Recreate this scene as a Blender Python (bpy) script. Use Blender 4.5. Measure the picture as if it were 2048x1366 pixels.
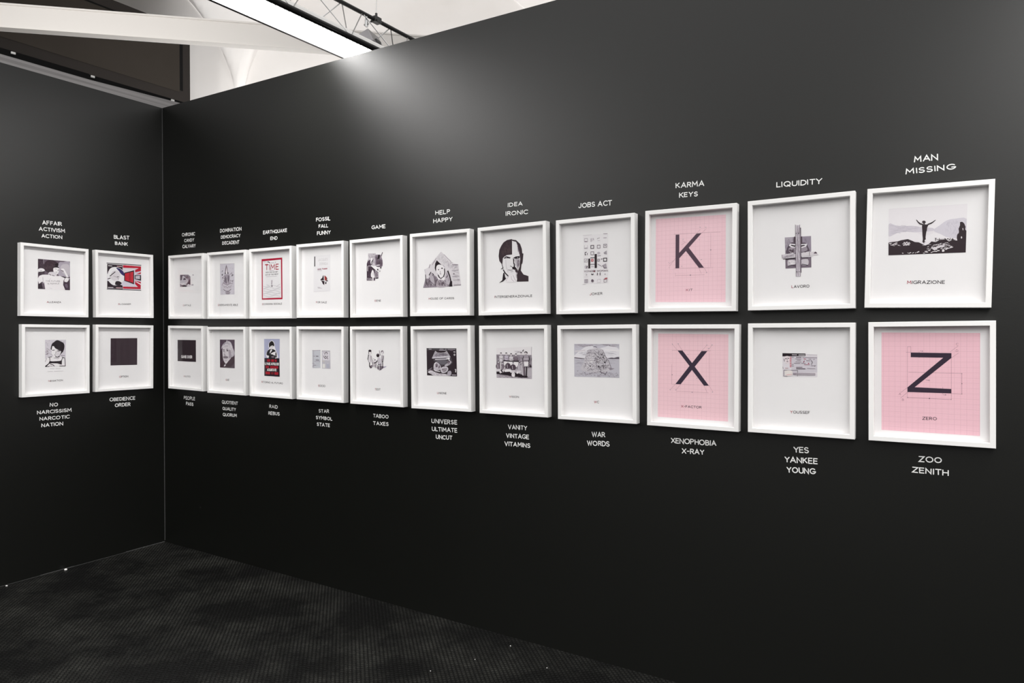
import bpy, math, random
from mathutils import Matrix, Vector
for o in list(bpy.data.objects): bpy.data.objects.remove(o, do_unlink=True)
SC = bpy.context.scene
COL = SC.collection
# ------------------------------------------------------------------ camera
cam_d = bpy.data.cameras.new('camera'); cam = bpy.data.objects.new('camera', cam_d); COL.objects.link(cam)
cam_d.sensor_fit = 'HORIZONTAL'; cam_d.sensor_width = 36.0; cam_d.lens = 1400.653 / 2048 * 36.0
cam_d.clip_start = 0.05; cam_d.clip_end = 200
CF = Vector((-0.52464054, 0.85109512, -0.01973335)); CR = Vector((0.85122207, 0.5247953, 0.00329944)); CU = Vector((-0.01316411, 0.01506645, 0.99979983))
CP = Vector((4.85088825, -3.01996869, 1.57989895))
cam.matrix_world = Matrix(((CR.x, CU.x, -CF.x, CP.x), (CR.y, CU.y, -CF.y, CP.y), (CR.z, CU.z, -CF.z, CP.z), (0, 0, 0, 1)))
SC.camera = cam
# ------------------------------------------------------------------ world: soft light of the large white hall around the booth
W = bpy.data.worlds.new('World'); SC.world = W; W.use_nodes = True
nt = W.node_tree; nt.nodes.clear()
wo = nt.nodes.new('ShaderNodeOutputWorld'); bg = nt.nodes.new('ShaderNodeBackground')
tc = nt.nodes.new('ShaderNodeTexCoord'); sx = nt.nodes.new('ShaderNodeSeparateXYZ'); rp = nt.nodes.new('ShaderNodeValToRGB')
nt.links.new(tc.outputs['Generated'], sx.inputs[0]); nt.links.new(sx.outputs['Z'], rp.inputs[0])
ramp = rp.color_ramp; stops = ((0.0, .03), (.08, .17), (.22, 1.32), (.8, 1.55))
while len(ramp.elements) < len(stops): ramp.elements.new(.5)
for el, (p_, v_) in zip(ramp.elements, stops): el.position = p_; el.color = (v_, v_ * .985, v_ * .97, 1)
nt.links.new(rp.outputs[0], bg.inputs[0]); nt.links.new(bg.outputs[0], wo.inputs[0])
bg.inputs[1].default_value = 1.0
# ------------------------------------------------------------------ view
SC.view_settings.view_transform = 'Standard'; SC.view_settings.look = 'None'
SC.view_settings.exposure = 0.15; SC.view_settings.gamma = 1.0; SC.view_settings.use_curve_mapping = False
SC.cycles.max_bounces = 8; SC.cycles.transparent_max_bounces = 16
try: SC.cycles.use_denoising = True
except Exception: pass
LAMP_STRENGTH = 33.0
# added unseen lights behind the booth walls to brighten the far wall and vault
for i_, (p_, e_) in enumerate((((-.81, 1.75, 1.2), 118), ((1.79, 4.09, 1.2), 72))):
    ld = bpy.data.lights.new('added_vault_light', 'AREA'); ld.energy = e_; ld.shape = 'DISK'; ld.size = 2.4; ld.color = (1, .985, .97); ld.spread = math.radians(125)
    lo = bpy.data.objects.new('added_vault_light', ld); COL.objects.link(lo); lo.location = p_
    lo.rotation_euler = Vector((-.669 * .72, .743 * .72, .69)).to_track_quat('-Z', 'Y').to_euler()
fd = bpy.data.lights.new('added_beam_light', 'AREA'); fd.energy = 26; fd.shape = 'DISK'; fd.size = .8; fd.color = (1, .97, .93); fd.spread = math.radians(110)  # added unseen light that brightens the face of the tie beam
fo = bpy.data.objects.new('added_beam_light', fd); COL.objects.link(fo); fo.location = (-.6, -2.6, 2.95)
fo.rotation_euler = (Vector((-.8, 1.2, 4.2)) - Vector(fo.location)).to_track_quat('-Z', 'Y').to_euler()
# ------------------------------------------------------------------ materials
def srgb(h):
    v = [c / 255 for c in h]
    return tuple(c / 12.92 if c <= .04045 else ((c + .055) / 1.055) ** 2.4 for c in v)
def mat(name, col, rough=.5, spec=.5, metal=0.0):
    m = bpy.data.materials.new(name); m.use_nodes = True
    b = m.node_tree.nodes['Principled BSDF']
    b.inputs['Base Color'].default_value = (*col, 1); b.inputs['Roughness'].default_value = rough
    b.inputs['Specular IOR Level'].default_value = spec; b.inputs['Metallic'].default_value = metal
    return m
def nodes(m): return m.node_tree.nodes, m.node_tree.links, m.node_tree.nodes['Principled BSDF']
def noise_tint(m, c1, c2, scale, detail=4, lo=.35, hi=.65, stretch=None, bump=0.0, bscale=None):
    N, L, b = nodes(m)
    t = N.new('ShaderNodeTexCoord'); n = N.new('ShaderNodeTexNoise'); r = N.new('ShaderNodeValToRGB')
    src = t.outputs['Object']
    if stretch:
        mp = N.new('ShaderNodeMapping'); mp.inputs['Scale'].default_value = stretch; L.new(src, mp.inputs[0]); src = mp.outputs[0]
    n.inputs['Scale'].default_value = scale; n.inputs['Detail'].default_value = detail
    L.new(src, n.inputs['Vector']); L.new(n.outputs['Fac'], r.inputs[0])
    r.color_ramp.elements[0].position = lo; r.color_ramp.elements[0].color = (*c1, 1)
    r.color_ramp.elements[1].position = hi; r.color_ramp.elements[1].color = (*c2, 1)
    L.new(r.outputs[0], b.inputs['Base Color'])
    if bump:
        n2 = N.new('ShaderNodeTexNoise'); n2.inputs['Scale'].default_value = bscale; L.new(t.outputs['Object'], n2.inputs['Vector'])
        bp = N.new('ShaderNodeBump'); bp.inputs['Strength'].default_value = bump; bp.inputs['Distance'].default_value = .002
        L.new(n2.outputs['Fac'], bp.inputs['Height']); L.new(bp.outputs[0], b.inputs['Normal'])
    return m
M = {}
def wall_mat():
    # satin black wall paint: near-black pigment under a satin coat with a soft-edged gloss
    m = bpy.data.materials.new('wall_paint'); m.use_nodes = True; N, L = m.node_tree.nodes, m.node_tree.links
    N.clear(); o = N.new('ShaderNodeOutputMaterial'); d = N.new('ShaderNodeBsdfDiffuse'); g = N.new('ShaderNodeBsdfGlossy'); x = N.new('ShaderNodeMixShader')
    g.distribution = 'BECKMANN'; g.inputs['Roughness'].default_value = .45; f = N.new('ShaderNodeFresnel'); f.inputs[0].default_value = 1.54
    t = N.new('ShaderNodeTexCoord'); n = N.new('ShaderNodeTexNoise'); n.inputs['Scale'].default_value = 3; r = N.new('ShaderNodeValToRGB')
    r.color_ramp.elements[0].color = (.0054, .0057, .0048, 1); r.color_ramp.elements[1].color = (.0062, .0065, .0056, 1)
    n2 = N.new('ShaderNodeTexNoise'); n2.inputs['Scale'].default_value = 160; bp = N.new('ShaderNodeBump'); bp.inputs['Strength'].default_value = .06; bp.inputs['Distance'].default_value = .002
    L.new(t.outputs['Object'], n.inputs['Vector']); L.new(t.outputs['Object'], n2.inputs['Vector']); L.new(n.outputs['Fac'], r.inputs[0]); L.new(r.outputs[0], d.inputs[0])
    L.new(n2.outputs['Fac'], bp.inputs['Height']); L.new(bp.outputs[0], g.inputs['Normal'])
    L.new(f.outputs[0], x.inputs[0]); L.new(d.outputs[0], x.inputs[1]); L.new(g.outputs[0], x.inputs[2]); L.new(x.outputs[0], o.inputs[0]); return m
M['wall'] = wall_mat()
M['plaster'] = noise_tint(mat('plaster', (.8, .78, .76), .9, .1), (.78, .755, .735), (.82, .80, .785), 1.2)
M['frame'] = mat('frame_white', (.87, .862, .852), .38, .4)
M['paper'] = noise_tint(mat('paper', (.8, .79, .8), .85, .15), (.845, .832, .836), (.86, .847, .851), 6)
M['lettering'] = mat('white_lettering', (.84, .84, .83), .6, .3)
M['beam'] = mat('beam_paint', (.82, .79, .76), .6, .3)
M['black_metal'] = mat('black_metal', (.02, .02, .02), .4, .5)
M['steel'] = mat('bare_steel', (.62, .62, .62), .35, .5, .8)
M['lamp_white'] = mat('lamp_white', (.85, .84, .82), .5, .4)
M['box_grey'] = mat('box_grey', (.32, .31, .32), .35, .5, .6)
M['brown'] = noise_tint(mat('brown_board', (.03, .025, .02), .7, .25), (.026, .021, .016), (.031, .025, .02), 2)
M['brown_edge'] = mat('brown_edge', (.019, .0155, .0135), .7, .25)
M['dark'] = mat('dark_gap', (.006, .006, .006), .8, .1)
M['raw_wood'] = noise_tint(mat('grey_board', (.3, .29, .29), .7, .2), (.26, .25, .25), (.36, .345, .345), 1.0, 3, .4, .6, stretch=(40, .7, 55))
M['corner'] = mat('bead_and_glint', (.075, .075, .075), .5, .4)
M['chip'] = mat('chip', (.8, .79, .77), .8, .2)
# ink: one material, each printed shape carries its own ink colour
def ink_mat():
    m = mat('print_ink', (.1, .1, .1), .8, .2); N, L, b = nodes(m)
    a = N.new('ShaderNodeAttribute'); a.attribute_name = 'ink'; L.new(a.outputs['Color'], b.inputs['Base Color']); return m
M['ink'] = ink_mat()
def emit_mat():
    m = bpy.data.materials.new('lamp_glow'); m.use_nodes = True; N, L = m.node_tree.nodes, m.node_tree.links
    N.clear(); o = N.new('ShaderNodeOutputMaterial'); e = N.new('ShaderNodeEmission')
    e.inputs[0].default_value = (1, .985, .97, 1); e.inputs[1].default_value = LAMP_STRENGTH; L.new(e.outputs[0], o.inputs[0]); return m
M['glow'] = emit_mat()
def math_node(N, L, op, a, b=None):
    n = N.new('ShaderNodeMath'); n.operation = op
    for i, v in enumerate((a, b)):
        if v is None: continue
        if isinstance(v, (int, float)): n.inputs[i].default_value = v
        else: L.new(v, n.inputs[i])
    return n.outputs[0]
def glass_mat():
    m = bpy.data.materials.new('picture_glass'); m.use_nodes = True; N, L = m.node_tree.nodes, m.node_tree.links
    N.clear(); o = N.new('ShaderNodeOutputMaterial'); t = N.new('ShaderNodeBsdfTransparent'); g = N.new('ShaderNodeBsdfGlossy')
    g.inputs['Roughness'].default_value = .03; f = N.new('ShaderNodeFresnel'); f.inputs[0].default_value = 1.33; x = N.new('ShaderNodeMixShader')
    t.inputs[0].default_value = (.985, .985, .985, 1)
    ge = N.new('ShaderNodeNewGeometry'); L.new(math_node(N, L, 'MULTIPLY', f.outputs[0], math_node(N, L, 'SUBTRACT', 1.0, ge.outputs['Backfacing'])), x.inputs[0]); L.new(t.outputs[0], x.inputs[1]); L.new(g.outputs[0], x.inputs[2]); L.new(x.outputs[0], o.inputs[0]); return m
M['glass'] = glass_mat()
def graph_mat(col):
    m = mat('pink_graph_paper', col, .85, .15); N, L, b = nodes(m)
    t = N.new('ShaderNodeTexCoord'); s = N.new('ShaderNodeSeparateXYZ'); L.new(t.outputs['Object'], s.inputs[0])
    def lines(per, wid):
        o = []
        for k in ('X', 'Z'):
            f = math_node(N, L, 'FRACT', math_node(N, L, 'DIVIDE', s.outputs[k], per))
            o.append(math_node(N, L, 'LESS_THAN', f, wid))
        return math_node(N, L, 'MAXIMUM', o[0], o[1])
    a = math_node(N, L, 'MULTIPLY', lines(.0038, .20), .22); c = math_node(N, L, 'MULTIPLY', lines(.019, .055), .26)
    f = math_node(N, L, 'MINIMUM', math_node(N, L, 'ADD', a, c), .6)
    mx = N.new('ShaderNodeMix'); mx.data_type = 'RGBA'
    L.new(f, mx.inputs['Factor']); mx.inputs['A'].default_value = (*col, 1); mx.inputs['B'].default_value = (.50, .25, .32, 1)
    L.new(mx.outputs['Result'], b.inputs['Base Color']); return m
def floor_mat():
    # black studded rubber: round studs in a staggered lattice, dusty tops, scuffed patches
    m = mat('studded_rubber', (.02, .02, .02), .5, .2); N, L, b = nodes(m)
    t = N.new('ShaderNodeTexCoord'); s = N.new('ShaderNodeSeparateXYZ'); L.new(t.outputs['Object'], s.inputs[0])
    PX, PY = .0265, .0265
    def dist(ox, oy):
        d = []
        for k, p, o in (('X', PX, ox), ('Y', PY, oy)):
            f = math_node(N, L, 'FRACT', math_node(N, L, 'ADD', math_node(N, L, 'DIVIDE', s.outputs[k], p), o))
            q = math_node(N, L, 'MULTIPLY', math_node(N, L, 'SUBTRACT', f, .5), p)
            d.append(math_node(N, L, 'MULTIPLY', q, q))
        return math_node(N, L, 'SQRT', math_node(N, L, 'ADD', d[0], d[1]))
    d = math_node(N, L, 'MINIMUM', dist(0, 0), dist(.5, .5))
    mr = N.new('ShaderNodeMapRange'); mr.interpolation_type = 'SMOOTHSTEP'; L.new(d, mr.inputs[0])
    mr.inputs[1].default_value = .0088; mr.inputs[2].default_value = .0064; mr.inputs[3].default_value = 0; mr.inputs[4].default_value = 1
    bp = N.new('ShaderNodeBump'); bp.inputs['Strength'].default_value = 1.0; bp.inputs['Distance'].default_value = .0030
    L.new(mr.outputs[0], bp.inputs['Height']); L.new(bp.outputs[0], b.inputs['Normal'])
    n1 = N.new('ShaderNodeTexNoise'); n1.inputs['Scale'].default_value = 2.2; n1.inputs['Detail'].default_value = 7; n1.inputs['Roughness'].default_value = .65
    L.new(t.outputs['Object'], n1.inputs['Vector'])
    r1 = N.new('ShaderNodeMapRange'); L.new(n1.outputs['Fac'], r1.inputs[0]); r1.inputs[1].default_value = .44; r1.inputs[2].default_value = .66
    n2 = N.new('ShaderNodeTexNoise'); n2.inputs['Scale'].default_value = 26; n2.inputs['Detail'].default_value = 3; L.new(t.outputs['Object'], n2.inputs['Vector'])
    dust = math_node(N, L, 'MULTIPLY', math_node(N, L, 'MULTIPLY', r1.outputs[0], n2.outputs['Fac']), math_node(N, L, 'ADD', math_node(N, L, 'MULTIPLY', mr.outputs[0], .85), .15))
    mx = N.new('ShaderNodeMix'); mx.data_type = 'RGBA'; L.new(dust, mx.inputs['Factor'])
    mx.inputs['A'].default_value = (.003, .003, .0028, 1); mx.inputs['B'].default_value = (.045, .045, .039, 1)
    L.new(mx.outputs['Result'], b.inputs['Base Color'])
    rr = N.new('ShaderNodeMapRange'); L.new(dust, rr.inputs[0]); rr.inputs[3].default_value = .46; rr.inputs[4].default_value = .7
    L.new(rr.outputs[0], b.inputs['Roughness']); return m
M['floor'] = floor_mat()
# ------------------------------------------------------------------ mesh helpers
class MB:
    def __init__(s): s.v = []; s.f = []; s.m = []; s.c = []
    def face(s, pts, mi=0, col=None):
        i = len(s.v); s.v += [tuple(p) for p in pts]; s.f.append(tuple(range(i, i + len(pts)))); s.m.append(mi); s.c.append(col)
    def hexa(s, P, mi=0):                 # 8 points: bottom 4 (ccw), top 4
        i = len(s.v); s.v += [tuple(p) for p in P]
        for q in ((3, 2, 1, 0), (4, 5, 6, 7), (0, 1, 5, 4), (1, 2, 6, 5), (2, 3, 7, 6), (3, 0, 4, 7)):
            s.f.append(tuple(i + k for k in q)); s.m.append(mi); s.c.append(None)
    def box(s, a, b, mi=0):
        (x0, y0, z0), (x1, y1, z1) = a, b
        s.hexa([(x0, y0, z0), (x1, y0, z0), (x1, y1, z0), (x0, y1, z0), (x0, y0, z1), (x1, y0, z1), (x1, y1, z1), (x0, y1, z1)], mi)
    def tube(s, p0, p1, r, n=12, mi=0, r1=None):
        p0, p1 = Vector(p0), Vector(p1); d = (p1 - p0).normalized(); a = d.orthogonal().normalized(); b = d.cross(a); r1 = r if r1 is None else r1
        i = len(s.v)
        for k in range(n):
            w = 2 * math.pi * k / n; o = a * math.cos(w) + b * math.sin(w)
            s.v.append(tuple(p0 + o * r)); s.v.append(tuple(p1 + o * r1))
        for k in range(n):
            q = (k + 1) % n; s.f.append((i + 2 * k, i + 2 * q, i + 2 * q + 1, i + 2 * k + 1)); s.m.append(mi); s.c.append(None)
        s.f.append(tuple(i + 2 * k for k in reversed(range(n)))); s.m.append(mi); s.c.append(None)
        s.f.append(tuple(i + 2 * k + 1 for k in range(n))); s.m.append(mi); s.c.append(None)
    def build(s, name, mats, parent=None, smooth=False):
        me = bpy.data.meshes.new(name); me.from_pydata(s.v, [], s.f)
        for m in (mats if isinstance(mats, (list, tuple)) else [mats]): me.materials.append(m)
        me.polygons.foreach_set('material_index', s.m)
        if any(c is not None for c in s.c):
            at = me.attributes.new('ink', 'FLOAT_COLOR', 'CORNER'); vals = []
            for p, c in zip(s.f, s.c): vals += list((*c, 1.0)) * len(p)
            at.data.foreach_set('color', vals)
        if smooth: me.polygons.foreach_set('use_smooth', [True] * len(me.polygons))
        me.update()
        o = bpy.data.objects.new(name, me); COL.objects.link(o)
        if parent: o.parent = parent
        return o
def bevel(o, w=.002, n=2):
    b = o.modifiers.new('bevel', 'BEVEL'); b.width = w; b.segments = n; b.limit_method = 'ANGLE'; return o
def tag(o, label=None, cat=None, group=None, kind=None):
    if label: o['label'] = label
    if cat: o['category'] = cat
    if group: o['group'] = group
    if kind: o['kind'] = kind
    return o
def thing(name, label, cat, loc=(0, 0, 0), rz=0.0, group=None):
    o = bpy.data.objects.new(name, None); COL.objects.link(o); o.location = loc; o.rotation_euler = (0, 0, rz); o.empty_display_size = .05
    return tag(o, label, cat, group)
# ------------------------------------------------------------------ monoline capital letters (unit cap height)
def ar(cx, cy, rx, ry, a0, a1, n=10):
    return [(cx + rx * math.cos(math.radians(a0 + (a1 - a0) * i / n)), cy + ry * math.sin(math.radians(a0 + (a1 - a0) * i / n))) for i in range(n + 1)]
GL = {
 'A': (.74, [[(0, 0), (.37, 1), (.74, 0)], [(.14, .32), (.60, .32)]]),
 'B': (.56, [[(0, 0), (0, 1), (.28, 1)] + ar(.28, .77, .24, .23, 90, -90)[1:] + [(0, .54)], [(.28, .54)] + ar(.29, .27, .27, .27, 90, -90) + [(0, 0)]]),
 'C': (.68, [ar(.42, .5, .42, .5, 48, 312, 16)]),
 'D': (.66, [[(0, 0), (0, 1), (.2, 1)] + ar(.2, .5, .46, .5, 90, -90, 14)[1:] + [(0, 0)]]),
 'E': (.5, [[(.5, 0), (0, 0), (0, 1), (.5, 1)], [(0, .52), (.44, .52)]]),
 'F': (.5, [[(0, 0), (0, 1), (.5, 1)], [(0, .52), (.42, .52)]]),
 'G': (.76, [ar(.44, .5, .44, .5, 45, 345, 16) + [(.84, .42), (.48, .42)]]),
 'H': (.64, [[(0, 0), (0, 1)], [(.64, 0), (.64, 1)], [(0, .52), (.64, .52)]]),
 'I': (.0, [[(0, 0), (0, 1)]]),
 'J': (.42, [[(.42, 1), (.42, .26)] + ar(.2, .26, .22, .26, 0, -165, 8)[1:]]),
 'K': (.6, [[(0, 0), (0, 1)], [(.56, 1), (0, .42)], [(.18, .6), (.6, 0)]]),
 'L': (.48, [[(0, 1), (0, 0), (.48, 0)]]),
 'M': (.8, [[(0, 0), (.06, 1), (.4, .34), (.74, 1), (.8, 0)]]),
 'N': (.66, [[(0, 0), (0, 1), (.66, 0), (.66, 1)]]),
 'O': (.84, [ar(.42, .5, .42, .5, 90, 450, 22)]),
 'P': (.54, [[(0, 0), (0, 1), (.28, 1)] + ar(.28, .74, .26, .26, 90, -90)[1:] + [(0, .48)]]),
 'Q': (.84, [ar(.42, .5, .42, .5, 90, 450, 22), [(.5, .26), (.84, -.06)]]),
 'R': (.58, [[(0, 0), (0, 1), (.28, 1)] + ar(.28, .75, .25, .25, 90, -90)[1:] + [(0, .5)], [(.28, .5), (.58, 0)]]),
 'S': (.54, [ar(.27, .755, .25, .245, 35, 270, 11) + ar(.27, .255, .27, .255, 90, -150, 11)[1:]]),
 'T': (.62, [[(0, 1), (.62, 1)], [(.31, 1), (.31, 0)]]),
 'U': (.64, [[(0, 1), (0, .32)] + ar(.32, .32, .32, .32, 180, 360, 12)[1:] + [(.64, 1)]]),
 'V': (.7, [[(0, 1), (.35, 0), (.7, 1)]]),
 'W': (1.0, [[(0, 1), (.25, 0), (.5, .92), (.75, 0), (1.0, 1)]]),
 'X': (.66, [[(0, 0), (.66, 1)], [(0, 1), (.66, 0)]]),
 'Y': (.66, [[(0, 1), (.33, .5), (.66, 1)], [(.33, .5), (.33, 0)]]),
 'Z': (.62, [[(0, 1), (.62, 1), (0, 0), (.62, 0)]]),
 '-': (.34, [[(0, .46), (.34, .46)]]), '.': (.02, [[(0, 0), (.02, .02)]]), '?': (.5, [ar(.25, .74, .25, .26, 170, -90, 10) + [(.25, .3)], [(.25, .0), (.25, .03)]]),
 '1': (.2, [[(0, .8), (.2, 1), (.2, 0)]]), '0': (.56, [ar(.28, .5, .28, .5, 90, 450, 16)]), '6': (.5, [ar(.25, .28, .25, .28, 90, 450, 14), [(.0, .28), (.36, 1)]]), '8': (.5, [ar(.25, .27, .25, .27, 90, 450, 14), ar(.25, .77, .22, .23, 90, 450, 12)]),
}
def ribbon(pts, w, cap=4):
    """outline quads of a constant-width stroke with mitred joins and round ends: list of polygons"""
    P = [Vector(p) for p in pts]; Q = [P[0]]
    for p in P[1:]:
        if (p - Q[-1]).length > 1e-7: Q.append(p)
    if len(Q) < 2: return []
    closed = (Q[0] - Q[-1]).length < 1e-6 and len(Q) > 3
    h = w / 2; n = len(Q); L = []; R = []; out = []
    for i in range(n):
        if closed: a, b = Q[(i - 1) % (n - 1)], Q[(i + 1) % (n - 1) if i < n - 1 else 1]
        else: a, b = Q[max(i - 1, 0)], Q[min(i + 1, n - 1)]
        d0 = (Q[i] - a); d1 = (b - Q[i])
        if d0.length < 1e-9: d0 = d1
        if d1.length < 1e-9: d1 = d0
        d0 = d0.normalized(); d1 = d1.normalized()
        n0 = Vector((-d0.y, d0.x)); n1 = Vector((-d1.y, d1.x)); mm = n0 + n1
        if mm.length < .25: mm = n1
        mm = mm.normalized(); k = h / max(mm.dot(n1), .42)
        L.append(Q[i] + mm * k); R.append(Q[i] - mm * k)
    for i in range(n - 1): out.append([R[i], R[i + 1], L[i + 1], L[i]])
    if cap and not closed:
        for q, p in ((Q[0], Q[1]), (Q[-1], Q[-2])):
            d = (q - p).normalized(); a0 = math.atan2(d.y, d.x)
            out.append([q + Vector((math.cos(a0 + math.pi * (k / cap - .5)), math.sin(a0 + math.pi * (k / cap - .5)))) * h for k in range(cap + 1)])
    return out
def text_polys(txt, p0, p1, cap, w, rnd=None, cap_n=4):
    """letters of txt fitted between the outer ends p0 and p1 of the baseline; gives (letter index, stroke step, polygon)"""
    p0, p1 = Vector(p0), Vector(p1); W = (p1 - p0).length; ex = (p1 - p0).normalized(); ey = Vector((-ex.y, ex.x)); sw = w * cap
    gap, x, lay = .26, 0.0, []
    for i, ch in enumerate(txt):
        if ch == ' ': x += .42; continue
        gw, st = GL[ch]; lay.append((i, x, gw, st)); x += gw + gap
    tot = lay[-1][1] + lay[-1][2]; n = max(len(lay) - 1, 1)
    sc = (W - sw) / tot if tot > .01 else cap
    out = []; k_ = 0
    for (i, gx, gw, st) in lay:
        jx, jy, rot, js = (0, 0, 0, 1) if rnd is None else (rnd.uniform(-.03, .03), rnd.uniform(-.035, .035), rnd.uniform(-.04, .04), rnd.uniform(.95, 1.05))
        for s_ in st:
            q = []
            for (a, b) in s_:
                a2, b2 = a - gw / 2, b - .5
                a2, b2 = a2 * math.cos(rot) - b2 * math.sin(rot), a2 * math.sin(rot) + b2 * math.cos(rot)
                X = sw / 2 + (gx + gw / 2 + jx + a2 * js) * sc; Y = sw / 2 + (b2 * js + .5 + jy) * (cap - sw)
                q.append(tuple(p0 + ex * X + ey * Y))
            for poly in ribbon(q, sw, cap_n): k_ += 1; out.append((i, k_ % 37, poly))
    return out
def inside(p, poly):
    c = False; n = len(poly)
    for i in range(n):
        (x0, y0), (x1, y1) = poly[i], poly[i - 1]
        if (y0 > p[1]) != (y1 > p[1]) and p[0] < (x1 - x0) * (p[1] - y0) / (y1 - y0) + x0: c = not c
    return c
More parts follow.
